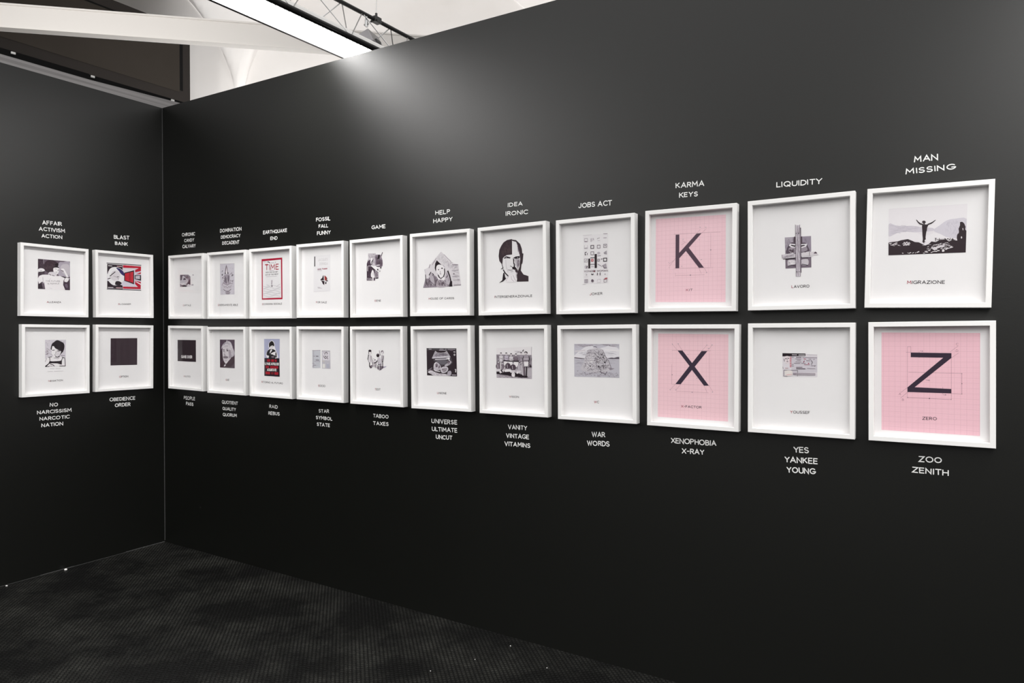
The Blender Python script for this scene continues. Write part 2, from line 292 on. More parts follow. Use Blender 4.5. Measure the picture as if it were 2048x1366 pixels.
FRAMES = [
 ('CAPITALE', 'R', 0.3254, 1.8595, -0.00373,
  [["p",148,137,147,-1025,875,-1025,875,-55,861,191,719,187,15,-1030,29],["h",84,70,80,37,50,217,20,60,-1017,875,-55,855,171,605,-981,453],["p",84,70,80,-1025,875,-208,860,-746,819],["p",196,190,198,-707,795,-515,765,-286,595,-57,519,-250,246,-750,213,-1021,267,-1019,454,-786,517],["s",222,216,221,56,-630,804,-767,505],["p",84,70,80,-573,639,-382,610,-325,504,-663,502],["s",222,216,221,62,-982,266,-249,281,-96,451],["p",84,70,80,-269,154,-97,289,95,515,190,593,187,142],["p",40,31,37,-750,96,-708,116,-638,134,-557,138,-448,121,-322,89,-251,61,-262,38,-315,21,-639,24,-712,37,-753,55,-765,77],["p",222,216,221,-212,141,-21,206,187,119,187,15,-175,24],["h",243,239,241,25,20,186,0,20,-982,242,-250,223,-250,154,-983,149],["s",84,70,80,37,-1002,173,-751,73],["p",200,193,200,591,810,584,793,564,779,535,770,501,767,466,772,437,783,417,798,410,816,417,833,437,848,467,857,501,859,536,854,565,844,584,828],["p",166,157,166,539,823,536,815,527,807,515,803,501,802,486,804,474,809,466,817,463,826,466,835,474,842,487,846,501,848,515,845,528,840,536,832],["p",166,157,166,305,174,546,179,546,76,304,75],["s",222,216,221,18,320,139,531,141],["s",222,216,221,18,320,107,531,108]],
  ['t', 60, 50, 58, 'CAPITALE', -690, -1351, 243, -1351, 116, 0.13], [['CHRONIC', 2279, 22190, 3809, 22181, 249], ['CANDY', 2549, 21780, 3695, 21777, 226], ['CALVARY', 2337, 21364, 3875, 21356, 238]]),
 ('DIVERSAMENTE ABILE', 'R', 0.7707, 1.8579, -0.00113,
  [["p",213,208,217,-969,1454,548,1428,544,-619,-939,-624],["h",190,184,194,21,60,211,0,30,-960,1440,544,1402,532,-606,-930,-602],["s",166,157,166,21,-960,1454,548,1428],["s",128,115,125,31,-537,610,-708,561,-752,427],["s",128,115,125,31,-495,419,-665,533],["s",128,115,125,31,58,697,269,823,351,660],["s",128,115,125,31,97,238,349,311],["s",128,115,125,31,-496,256,-624,369],["p",128,115,125,-297,1390,-184,1164,-102,783,-459,796,-397,1173],["p",222,216,221,-277,1235,-210,1057,-187,813,-365,820,-329,1062],["p",236,230,234,-195,868,-201,825,-220,788,-248,765,-280,757,-313,767,-340,793,-358,830,-364,874,-358,917,-339,953,-311,977,-279,984,-246,974,-219,949,-201,911],["s",128,115,125,17,-320,1102,-236,1099],["s",128,115,125,21,-341,1197,-214,1192],["p",40,31,37,-361,812,-365,791,-377,774,-395,763,-416,760,-437,765,-455,777,-467,795,-471,816,-467,836,-455,853,-437,864,-416,868,-394,863,-377,851,-365,833],["p",40,31,37,-68,814,-72,794,-84,777,-102,766,-123,763,-144,767,-162,780,-174,798,-178,818,-174,839,-162,856,-144,867,-123,870,-102,865,-84,853,-72,835],["p",172,162,174,-450,728,-338,745,-188,753,-69,742,4,711,52,660,78,588,69,479,38,345,34,240,101,185,197,155,222,127,129,82,-36,36,-200,18,-367,41,-542,93,-646,152,-634,214,-553,287,-495,364,-499,456,-525,558,-536,637,-528,683,-506,711],["h",110,98,112,21,70,313,85,25,-451,715,16,698,12,187,-200,58,-497,175,-515,582],["s",222,216,221,42,-217,626,-191,85],["s",84,70,80,24,-91,594,-29,242],["s",84,70,80,24,-366,577,-284,142],["p",206,199,208,-788,102,-719,132,-606,142,-497,134,-399,99,-298,45,-200,18,-102,39,-1,86,96,117,206,124,318,116,381,82,374,3,320,-106,262,-197,215,-257,160,-304,93,-341,7,-373,-97,-398,-203,-406,-317,-395,-441,-367,-543,-325,-618,-266,-676,-191,-721,-117,-765,-39,-797,43],["s",128,115,125,28,-755,-8,-668,180,-497,107,-200,4,138,129,369,96],["s",128,115,125,28,-583,-12,-499,-123,-328,-73,-201,-185,-31,-81,95,-152,222,-8],["s",84,70,80,38,-606,-269,-372,-383,-76,-399,199,-276],["p",166,157,166,-373,-438,-237,-421,-40,-420,93,-435,122,-478,91,-539,29,-581,-79,-595,-225,-592,-331,-574,-387,-534,-408,-477],["s",128,115,125,24,-331,-574,29,-568],["p",40,31,37,-664,717,-669,699,-683,683,-704,673,-729,670,-753,675,-774,686,-788,703,-793,722,-788,740,-774,756,-753,765,-728,768,-703,764,-683,752,-669,736],["s",84,70,80,49,-748,937,-684,1008],["s",84,70,80,41,226,664,435,683],["s",84,70,80,34,267,582,435,683],["s",84,70,80,41,97,305,182,343],["s",84,70,80,41,307,232,441,335],["p",128,115,125,-606,517,-610,505,-621,495,-637,488,-657,486,-677,489,-693,497,-704,508,-708,520,-704,533,-693,543,-676,550,-657,551,-637,548,-620,541,-609,530],["p",128,115,125,-453,309,-457,295,-468,283,-485,275,-505,273,-524,276,-541,285,-552,298,-556,312,-552,327,-540,339,-524,346,-504,348,-485,345,-468,336,-457,324],["s",84,70,80,31,268,797,310,768],["s",166,157,166,41,348,96,412,336]],
  ['t', 60, 50, 58, 'DIVERSAMENTE ABILE', -1204, -1375, 889, -1387, 130, 0.13], [['DOMINATION', 6571, 22184, 8805, 22170, 242], ['DEMOCRACY', 6654, 21758, 8704, 21745, 226], ['DECADENT', 6806, 21351, 8602, 21315, 226]]),
 ('ECONOMIA SOCIALE', 'R', 1.2093, 1.8575, 0.00213,
  [["p",178,20,56,-1109,1588,850,1595,860,-1030,-1101,-1025],["p",238,236,238,-1012,1453,728,1474,755,-927,-1006,-932],["t",168,45,62,"TIME",-781,858,523,851,375,0.15],["s",168,45,62,27,-778,1234,-515,1235],["s",166,157,166,23,-357,806,72,815],["t",50,44,50,"HOW CAN WE GET",-721,672,443,671,91,0.17],["t",50,44,50,"OUT OF THIS MESS?",-751,517,482,528,91,0.17],["s",166,157,166,20,-682,441,339,443],["s",84,70,80,54,-554,1385,-433,1379,-293,1305],["s",200,193,200,54,-212,1315,107,1300],["s",84,70,80,53,207,1348,234,1307],["s",200,193,200,34,-939,1404,-614,1388],["s",128,115,125,60,-120,211,-150,-69],["s",40,31,37,87,-123,-97,-123,-218],["s",200,196,202,20,-951,-152,-675,-219,-400,-189,-127,-126,144,-149,413,-232,681,-252],["s",200,196,202,20,-953,-323,-676,-265,-400,-223,-128,-279,143,-353,412,-335,681,-269],["s",200,196,202,20,-953,-344,-676,-335,-402,-414,-129,-461,142,-412,412,-360,680,-404],["s",200,196,202,20,-953,-437,-677,-520,-403,-531,-129,-464,142,-443,411,-514,679,-571],["s",200,196,202,20,-955,-641,-678,-615,-403,-548,-130,-563,141,-646,410,-670,678,-608],["s",200,196,202,20,-955,-668,-678,-620,-404,-670,-131,-746,140,-733,410,-664,678,-665],["s",200,196,202,20,-956,-732,-680,-807,-405,-858,-132,-812,140,-755,409,-792,677,-872],["s",200,193,200,27,-626,-81,-384,-143],["s",200,193,200,27,334,-192,651,-68]],
  ['t', 60, 50, 58, 'ECONOMIA SOCIALE', -1063, -1370, 807, -1369, 118, 0.13], [['EARTHQUAKE', 10970, 21780, 13219, 21771, 230], ['END', 11666, 21363, 12339, 21356, 215]]),
 ('POLITICS', 'R', 0.3169, 1.3602, -0.00526,
  [["p",48,37,43,-1272,1243,857,1259,859,-269,-1271,-275],["t",243,239,241,"GAME OVER",-845,-53,433,-39,212,0.2]],
  ['t', 60, 50, 58, 'POLITICS', -541, -1391, 209, -1372, 109, 0.13], [['PEOPLE', 2402, 10617, 3694, 10599, 240], ['PASS', 2653, 10206, 3495, 10189, 240]]),
 ('QUIZ', 'R', 0.7653, 1.3539, 0.00331,
  [["p",78,60,76,-963,1391,594,1396,582,-511,-972,-502],["h",100,78,98,32,40,256,80,40,-955,1378,571,1391,552,-443,-956,-487],["p",58,42,52,-963,657,-630,638,-597,118,-968,-189],["p",184,176,186,-804,858,-766,925,-704,1008,-625,1084,-519,1151,-390,1214,-274,1261,-177,1290,-86,1304,-3,1300,79,1278,159,1237,226,1180,275,1098,314,995,357,900,414,818,478,738,525,657,558,567,576,472,561,389,492,313,386,245,292,212,222,210,159,242,102,331,60,521,22,777,-45,968,-174,1057,-339,1089,-470,1086,-542,1041,-585,958,-627,886,-685,830,-743,782,-785,759,-809,771,-817,808],["s",222,216,221,45,-745,859,-587,1010],["s",222,216,221,57,-81,1238,149,1167,298,825],["s",84,70,80,32,-588,961,-469,1135],["s",222,216,221,51,-274,1211,-195,1360],["h",226,220,226,22,40,284,70,40,-119,1262,264,1143,525,608,407,263,141,381,70,969],["p",216,209,215,-700,662,-678,789,-637,901,-587,985,-535,1040,-471,1070,-392,1087,-282,1101,-153,1101,-44,1066,35,979,99,853,144,725,177,597,193,460,179,332,123,209,34,88,-56,-17,-146,-115,-243,-203,-329,-246,-400,-231,-465,-173,-521,-103,-573,-32,-619,56,-655,167,-682,319,-700,503],["p",168,158,168,-48,672,15,715,111,720,182,676,216,555,229,379,216,235,163,133,82,55,22,34,-2,92,-8,209,-14,328,-35,451,-57,582],["s",166,157,166,25,-510,962,-84,992],["s",166,157,166,25,-491,900,-84,923],["s",84,70,80,41,-649,700,-454,715],["s",84,70,80,41,-299,737,-86,750],["p",84,70,80,-611,638,-572,648,-515,654,-474,653,-460,640,-461,619,-475,603,-508,594,-556,588,-592,589,-611,602,-620,622],["p",84,70,80,-261,681,-212,694,-139,700,-87,696,-69,676,-71,646,-87,622,-126,610,-180,604,-223,608,-250,628,-267,658],["s",128,115,125,32,-416,617,-485,393,-400,345],["s",84,70,80,29,-516,355,-361,341],["p",128,115,125,-596,242,-548,266,-477,287,-400,296,-308,290,-205,273,-130,252,-89,225,-73,193,-92,167,-160,147,-265,131,-363,124,-452,127,-538,138,-596,155,-621,181,-619,214],["s",84,70,80,32,-519,140,-170,148],["s",166,157,166,25,-53,229,63,330],["s",166,157,166,32,-481,-3,-210,4],["s",243,239,241,38,-367,-198,-133,-68,177,185],["p",62,42,52,-964,-502,-933,-213,-598,-6,-348,-271,98,-14,350,250,587,243,582,-511,582,-511],["p",84,70,80,325,-327,578,-100,574,-503,131,-504],["p",222,216,221,-564,-426,-465,-287,-321,-295,-408,-397]],
  ['t', 60, 50, 58, 'QUIZ', -372, -1375, -1, -1370, 119, 0.13], [['QUOTIENT', 6680, 10561, 8363, 10565, 229], ['QUALITY', 6746, 10125, 8167, 10136, 218], ['QUORUM', 6777, 9715, 8248, 9736, 218]]),
 ('RITORNO AL FUTURO', 'R', 1.2079, 1.3556, 0.00333,
  [["p",178,180,208,-878,1466,612,1477,588,253,-870,228],["p",44,34,42,-863,238,573,250,593,-925,-873,-914],["p",243,239,241,-467,1007,-463,1072,-447,1141,-410,1206,-339,1277,-243,1347,-151,1380,-59,1360,36,1302,104,1236,131,1162,135,1075,145,991,172,911,207,828,245,748,294,668,350,585,388,506,431,417,459,325,386,261,126,226,-248,216,-529,241,-652,314,-691,425,-682,534,-612,638,-493,746,-413,835,-411,901,-445,953],["p",40,36,36,-393,959,-408,1014,-416,1091,-410,1156,-384,1203,-343,1243,-299,1276,-252,1305,-201,1329,-151,1339,-101,1332,-50,1311,-5,1279,37,1230,75,1168,95,1113,92,1063,71,1015,47,990,24,999,-4,1030,-44,1050,-107,1047,-184,1034,-246,1015,-280,987,-300,952,-320,931,-346,925,-373,933],["p",243,239,241,-283,985,-218,1011,-118,1027,-44,1025,-15,996,-9,947,-16,903,-34,865,-65,830,-101,811,-142,813,-190,831,-229,858,-263,897,-289,947],["s",40,31,37,34,-173,967,-63,981],["p",44,42,44,-638,436,-651,492,-635,566,-599,635,-540,699,-459,762,-376,806,-292,826,-202,829,-119,825,-41,820,34,809,100,789,158,758,210,715,251,669,281,619,302,563,315,504,327,435,333,361,321,308,278,289,215,289,168,286,173,267,193,244,150,226,-23,212,-266,202,-437,213,-466,258,-428,326,-417,379,-481,401,-575,411],["p",243,239,241,-349,570,-327,635,-289,726,-248,789,-198,804,-142,792,-112,771,-119,743,-151,704,-186,667,-225,629,-269,591,-305,566,-330,552,-348,549],["p",243,239,241,-250,513,-216,543,-136,582,-48,615,54,643,169,667,244,674,258,659,234,627,207,588,189,531,167,463,133,422,82,425,17,453,-49,477,-128,488,-213,497],["s",40,31,37,31,-213,568,-47,645],["p",128,115,125,96,328,85,307,53,289,5,276,-50,271,-106,274,-154,284,-186,301,-197,322,-185,343,-153,361,-106,374,-50,379,6,376,54,365,85,349],["s",166,157,166,49,207,502,242,356],["s",170,30,46,160,-604,86,-290,88],["s",170,30,46,159,-199,85,57,87],["s",170,30,46,158,138,89,312,88],["t",236,236,234,"IL PANE AI FIGLI DEI",-811,-212,526,-205,167,0.2],["s",160,28,46,167,-737,-334,-423,-335],["s",160,28,46,166,-312,-337,453,-329],["t",236,238,234,"ACQUISTATE",-602,-590,292,-586,163,0.2],["s",170,32,46,167,-759,-719,-316,-717],["s",120,30,36,153,-224,-718,14,-720],["s",170,32,46,165,105,-722,468,-725]],
  ['t', 60, 50, 58, 'RITORNO AL FUTURO', -1146, -1375, 876, -1392, 113, 0.13], [['RAID', 11517, 10564, 12301, 10562, 218], ['REBUS', 11413, 10125, 12497, 10137, 218]]),
 ('FOR SALE', 'R', 1.6537, 1.8611, 0.00067,
  [["p",238,236,238,-778,1529,645,1539,638,-668,-787,-672],["s",200,193,200,10,-787,-664,453,-637],["s",56,50,54,78,-679,1476,-682,872],["t",200,196,198,"JACQUES",-400,1174,430,1177,153,0.1],["t",200,196,198,"DERRIDA",-269,929,443,918,159,0.1],["s",222,216,221,16,-439,811,569,794],["s",160,130,138,64,-447,692,-108,694],["s",160,110,120,83,-7,673,-7,740],["s",170,110,122,64,56,692,391,699],["s",200,193,200,39,-448,601,-64,596],["p",52,36,44,70,326,113,7,-194,17,-178,75,-35,166,10,270],["p",160,62,60,167,309,241,246,345,184,367,91,314,0,158,6,144,244],["p",52,36,44,315,185,389,103,366,12,448,-25,425,-72,195,-27,337,5],["p",52,36,44,-141,2,158,-42,127,-284,8,-207,-48,-107],["p",52,36,44,225,-89,314,-74,314,-216,195,-223],["s",200,193,200,32,-452,-401,-218,-412],["s",200,193,200,32,-406,-444,-68,-464]],
  ['t', 60, 50, 58, 'FOR SALE', -580, -1367, 339, -1381, 120, 0.13], [['FOSSIL', 15825, 22228, 17060, 22215, 229], ['FALL', 16042, 21819, 16868, 21810, 213], ['FUNNY', 15910, 21393, 17065, 21392, 229]]),
 ('GENE', 'R', 2.1039, 1.8617, 0.00836,
  [["p",205,198,204,-804,1437,-206,1413,-213,686,-793,716],["h",166,157,166,24,40,237,20,40,-787,1423,-213,1401,-218,787,-793,817],["p",150,138,150,-247,1335,137,1317,186,1239,300,984,297,660,180,591,-153,633,-286,790],["h",84,70,80,23,50,205,80,20,-214,1313,250,961,280,686,-152,683],["p",40,31,37,-46,1316,120,1288,71,1066,-99,1091],["s",84,70,80,52,192,1214,300,1437],["p",112,98,110,-166,1010,-44,1046,127,1046,250,1011,300,920,309,789,287,690,228,645,136,626,47,623,-37,624,-123,640,-179,684,-208,784,-209,917],["h",84,70,80,20,30,234,86,10,-166,985,250,986,281,711,-152,708],["p",86,70,84,-912,844,-790,1095,-621,1035,-549,754,-288,539,-277,-144,-921,-126],["h",58,44,54,27,80,237,85,20,-895,823,-587,1008,-321,541,-311,-113,-903,-88],["s",222,216,221,47,-834,718,-847,415],["s",222,216,221,41,-757,1017,-704,1166],["s",222,216,221,35,-671,1114,-586,1159],["s",166,157,166,47,-793,716,-556,704],["p",166,157,166,-289,439,-22,301,-18,0,-259,11],["h",128,115,125,18,30,176,60,40,-272,413,-39,302,-41,26,-259,36],["p",243,239,241,-569,1158,-528,1173,-478,1158,-451,1126,-461,1072,-493,996,-520,929,-531,865,-537,804,-549,779,-574,805,-605,867,-622,934,-616,1012,-596,1101],["s",40,31,37,53,-529,748,-520,941,-418,1036],["s",243,239,241,71,-563,735,5,325],["s",40,31,37,27,-590,660,-22,296],["s",222,216,221,59,-169,714,82,726],["s",128,115,125,35,-248,1215,-266,1090],["p",243,239,241,-508,424,-482,460,-456,480,-430,471,-399,423,-367,344,-341,266,-321,185,-307,99,-306,38,-327,21,-361,26,-387,16,-392,-33,-389,-100,-395,-147,-420,-165,-454,-164,-479,-143,-487,-91,-487,-15,-495,41,-520,59,-554,60,-579,75,-593,115,-599,169,-594,227,-573,294,-540,369],["s",128,115,125,21,-424,320,-409,143],["s",222,216,221,47,-817,35,-808,-105],["s",222,216,221,47,-681,16,-682,-110],["s",222,216,221,41,-579,-1,-557,-115],["p",40,31,37,-259,11,-31,14,-32,-37,-259,-34],["p",40,31,37,147,618,220,601,179,511,97,545],["p",40,31,37,63,472,132,369,78,341],["p",40,31,37,-120,531,-20,501,-21,401,-104,443],["p",243,239,241,-20,551,5,585,48,603,80,596,95,550,100,478,95,420,79,383,52,358,28,361,6,411,-16,490]],
  ['t', 60, 50, 58, 'GENE', -345, -1351, 156, -1359, 113, 0.13], [['GAME', 20367, 21437, 21425, 21429, 216]]),
 ('SOCIO', 'R', 1.6522, 1.3584, 0.0006,
  [["p",205,206,213,-904,790,-195,814,-186,-275,-893,-298],["h",188,188,196,14,40,217,2,8,-888,779,-208,792,-211,-253,-877,-275],["s",166,157,166,27,-904,783,-195,808],["s",84,70,80,35,-581,432,-366,441],["s",128,115,125,22,-794,422,-667,430],["s",84,70,80,35,-595,204,-310,207],["s",128,115,125,16,-732,129,-226,138],["s",128,115,125,27,-828,-112,-574,-108],["s",166,157,166,22,-907,-6,-716,4],["s",166,157,166,22,-892,-185,-749,-176],["s",166,157,166,33,-793,781,-797,-272],["p",198,195,203,-73,790,625,797,652,-291,-55,-293],["s",166,157,166,24,-67,777,625,782],["p",226,221,228,-14,718,582,730,586,213,-16,208],["s",84,70,80,40,167,551,223,663,322,703,399,649,362,565],["s",84,70,80,45,104,488,104,399,228,323,352,361,433,482],["p",40,31,37,315,444,310,433,297,424,277,417,253,414,229,416,209,421,196,430,191,441,196,452,209,462,229,469,253,472,277,470,297,464,311,455],["s",84,70,80,42,399,358,451,280],["s",128,115,125,37,73,676,142,639],["p",205,200,198,-16,186,165,191,165,91,-16,86],["p",236,234,230,-10,-14,202,-7,207,-257,-11,-264],["p",186,186,200,320,7,340,40,376,52,413,54,456,54,504,45,536,13,552,-60,554,-159,536,-229,482,-258,407,-260,350,-235,324,-166,315,-67],["s",222,216,221,32,382,31,490,12]],
  ['t', 60, 50, 58, 'SOCIO', -398, -1413, 216, -1411, 125, 0.13], [['STAR', 16022, 10565, 16909, 10594, 216], ['SYMBOL', 15773, 10150, 17193, 10150, 216], ['STATE', 15859, 9737, 16979, 9751, 216]]),
 ('TEST', 'R', 2.1048, 1.3598, 0.00757,
  [["p",176,170,190,229,-64,320,-43,464,-23,560,-14,575,-24,546,-46,505,-68,457,-90,394,-114,339,-124,283,-112,231,-87],["p",118,106,120,-132,-73,64,15,382,-40,340,-114,173,-233,33,-270,-105,-198],["p",40,31,37,-563,840,-572,811,-598,786,-637,769,-682,762,-728,768,-766,784,-792,808,-801,837,-792,866,-765,891,-727,908,-681,914,-636,909,-597,893,-572,869],["p",240,236,238,-587,713,-594,686,-615,662,-646,646,-683,640,-720,645,-751,660,-772,683,-779,710,-772,738,-751,762,-719,778,-682,784,-645,779,-614,763,-594,740],["s",84,70,80,30,-758,842,-574,833],["s",40,31,37,40,-773,789,-774,651],["s",84,70,80,20,-589,802,-590,686],["s",40,31,37,35,-788,640,-876,332],["p",222,216,221,-774,605,-728,643,-660,637,-604,612,-574,570,-553,507,-535,444,-509,379,-484,310,-480,255,-508,219,-557,193,-608,179,-663,164,-722,159,-764,197,-785,317,-790,486],["s",84,70,80,25,-769,609,-811,291,-764,186],["s",166,157,166,40,-633,548,-608,232],["s",84,70,80,25,-582,549,-522,339,-466,256],["s",243,239,241,35,-704,568,-698,230],["s",40,31,37,64,-716,177,-718,-71],["p",84,70,80,-729,-67,-703,-37,-654,-10,-610,0,-570,-18,-532,-52,-511,-82,-513,-103,-531,-122,-554,-136,-584,-151,-620,-163,-653,-162,-687,-138,-719,-100],["p",128,115,125,-488,-29,-494,-52,-509,-71,-532,-85,-559,-90,-586,-86,-609,-74,-624,-55,-630,-33,-624,-10,-609,10,-585,23,-558,28,-531,24,-509,12,-493,-7],["s",166,157,166,35,-523,234,-455,-60],["p",222,216,220,-466,256,-325,343,-157,283,-175,-158,-342,-89,-413,-80],["p",170,162,168,-369,68,-215,93,-217,-138,-328,-78],["s",40,31,37,59,-388,148,-237,160,-73,322],["s",84,70,80,30,-409,404,-367,384],["s",84,70,80,34,-353,332,-227,340],["s",128,115,125,34,-467,214,-435,-59],["s",166,157,166,39,-200,135,-194,-159],["s",200,193,200,44,26,883,82,622,165,592],["s",84,70,80,19,57,873,97,685,152,598],["p",190,182,190,167,801,181,831,207,859,237,875,274,879,317,873,347,856,362,820,366,771,360,731,344,702,318,679,291,667,263,668,233,679,208,697,187,727,171,766],["s",84,70,80,39,175,770,209,843,320,866],["p",243,239,241,330,735,325,714,312,696,292,684,269,679,245,683,226,695,213,712,208,733,213,754,226,771,246,783,269,788,293,784,312,773,325,755],["s",84,70,80,19,347,814,346,710],["p",190,183,190,193,582,247,615,321,612,373,596,389,571,385,531,377,481,374,412,365,331,343,272,291,237,223,223,177,248,162,343,169,483],["s",84,70,80,34,359,564,316,376,232,312],["s",40,31,37,63,204,217,321,272],["s",84,70,80,53,287,208,296,-62],["s",222,216,221,39,205,290,232,207],["p",40,31,37,52,597,42,557,17,522,-21,499,-66,490,-111,497,-149,519,-174,553,-183,593,-173,633,-148,668,-109,691,-64,700,-20,692,18,670,43,637],["p",128,115,125,-26,663,-30,653,-41,645,-57,639,-76,637,-95,638,-112,643,-122,651,-126,661,-122,671,-111,679,-95,685,-76,687,-56,685,-40,680,-29,672],["p",214,208,216,-58,453,-10,483,54,497,109,466,160,355,204,196,208,82,143,37,35,32,-47,55,-84,114,-98,204,-101,284,-99,350,-85,411],["s",84,70,80,20,-72,431,-33,76],["s",166,157,166,17,39,433,78,99],["s",40,31,37,34,-61,54,203,92],["s",84,70,80,54,-70,33,-58,-186],["s",222,216,221,54,36,15,28,-247],["s",84,70,80,44,105,27,95,-235],["s",166,157,166,49,175,39,167,-191],["s",84,70,80,49,257,-43,229,-148]],
  ['t', 60, 50, 58, 'TEST', -317, -1426, 113, -1412, 122, 0.13], [['TABOO', 20475, 10579, 21656, 10594, 218], ['TAXES', 20475, 10144, 21656, 10171, 218]]),
 ('HOUSE OF CARDS', 'R', 2.5551, 1.8666, 0.00499,
  [["p",224,219,223,-58,1201,167,1026,585,645,779,512,1082,475,1265,-653,692,-696,-1289,-704,-1126,-114,-1177,301,-949,382,-746,577,-372,921],["h",196,190,196,18,150,178,-50,50,-58,1174,502,672,1054,465,1188,-606,501,269,-201,753,-775,510],["s",166,157,166,30,139,1039,363,836,613,632],["s",128,115,125,36,-804,557,-877,356],["s",128,115,125,23,-372,876,-660,505],["s",200,193,200,36,-1183,301,-1125,69],["s",166,157,166,23,390,677,473,315],["p",150,140,150,-1289,-704,-1112,-206,-894,-214,-733,98,-347,-145,106,-388,332,-217,499,-313,692,-689],["h",84,70,80,21,130,183,80,30,-1245,-683,-1068,-299,-748,8,-347,-190,106,-411,443,-266,665,-677],["s",40,31,37,47,-1125,24,-1075,-459],["p",40,31,37,-344,754,-4,473,-117,467,-339,444,-380,264,-414,141,-488,337,-453,585],["p",240,236,238,-388,310,-381,371,-363,425,-330,466,-281,495,-216,514,-145,513,-59,494,37,456,109,400,149,313,169,203,170,104,149,21,109,-56,65,-116,17,-162,-39,-194,-91,-205,-140,-189,-189,-151,-233,-104,-275,-51,-315,14,-346,82,-369,156,-384,238],["p",200,193,200,-346,82,-325,75,-278,35,-232,-14,-187,-74,-140,-145,-119,-188,-140,-191,-187,-167,-233,-127,-278,-58,-325,30],["s",40,31,37,61,-261,-35,-162,-198,-63,-251,107,-163,186,36,170,284],["s",166,157,166,25,53,492,193,351],["s",84,70,80,56,-260,248,-189,238],["s",40,31,37,61,-38,312,58,294],["s",128,115,125,25,-124,162,-118,94,-62,87],["s",84,70,80,31,-147,23,-48,6],["p",243,239,241,-347,-122,-63,-269,107,-163,219,-213,78,-365,-233,-308],["p",180,170,178,-319,-350,-251,-304,-155,-289,-63,-292,25,-312,116,-352,191,-391,250,-427,299,-465,331,-509,365,-570,385,-640,330,-688,132,-716,-151,-724,-349,-693,-400,-595,-372,-455],["h",84,70,80,18,40,179,80,40,-319,-373,-63,-314,219,-415,316,-666,-320,-667],["p",190,182,190,290,54,323,116,361,154,403,128,457,-2,518,-200,555,-360,554,-455,531,-519,498,-560,458,-584,408,-585,359,-555,305,-479,250,-368,219,-258,226,-147,256,-32],["s",84,70,80,40,276,-215,402,-85],["s",128,115,125,23,332,7,471,-402],["s",40,31,37,76,389,162,514,-112,596,-406,665,-666],["p",40,31,37,554,-383,679,-410,692,-691,470,-693],["p",186,178,186,-864,-10,-822,52,-753,99,-690,96,-637,22,-586,-104,-547,-228,-519,-353,-501,-484,-506,-570,-543,-597,-605,-583,-664,-542,-715,-468,-767,-363,-807,-263,-841,-173,-865,-82],["s",40,31,37,52,-878,-32,-733,139],["s",40,31,37,36,-661,72,-561,0,-633,-65],["s",84,70,80,31,-850,-307,-635,-475,-491,-593],["s",84,70,80,26,-433,-368,-406,-642],["s",222,216,221,31,-546,181,-518,-47],["s",128,115,125,30,682,457,1068,442],["s",166,157,166,30,695,148,1095,164],["s",84,70,80,35,736,-32,847,-26],["s",166,157,166,25,694,-164,1135,-160],["s",166,157,166,20,721,-344,1175,-350],["s",128,115,125,25,776,-625,1257,-619],["h",200,193,200,15,40,150,0,6,668,440,1068,420,1216,-607,748,-635]],
  ['t', 60, 50, 58, 'HOUSE OF CARDS', -907, -1354, 807, -1369, 108, 0.13], [['HELP', 24985, 21886, 25978, 21882, 230], ['HAPPY', 24849, 21450, 26149, 21463, 230]]),
 ('INTERGENERAZIONALE', 'R', 3.0078, 1.87, 0.01688,
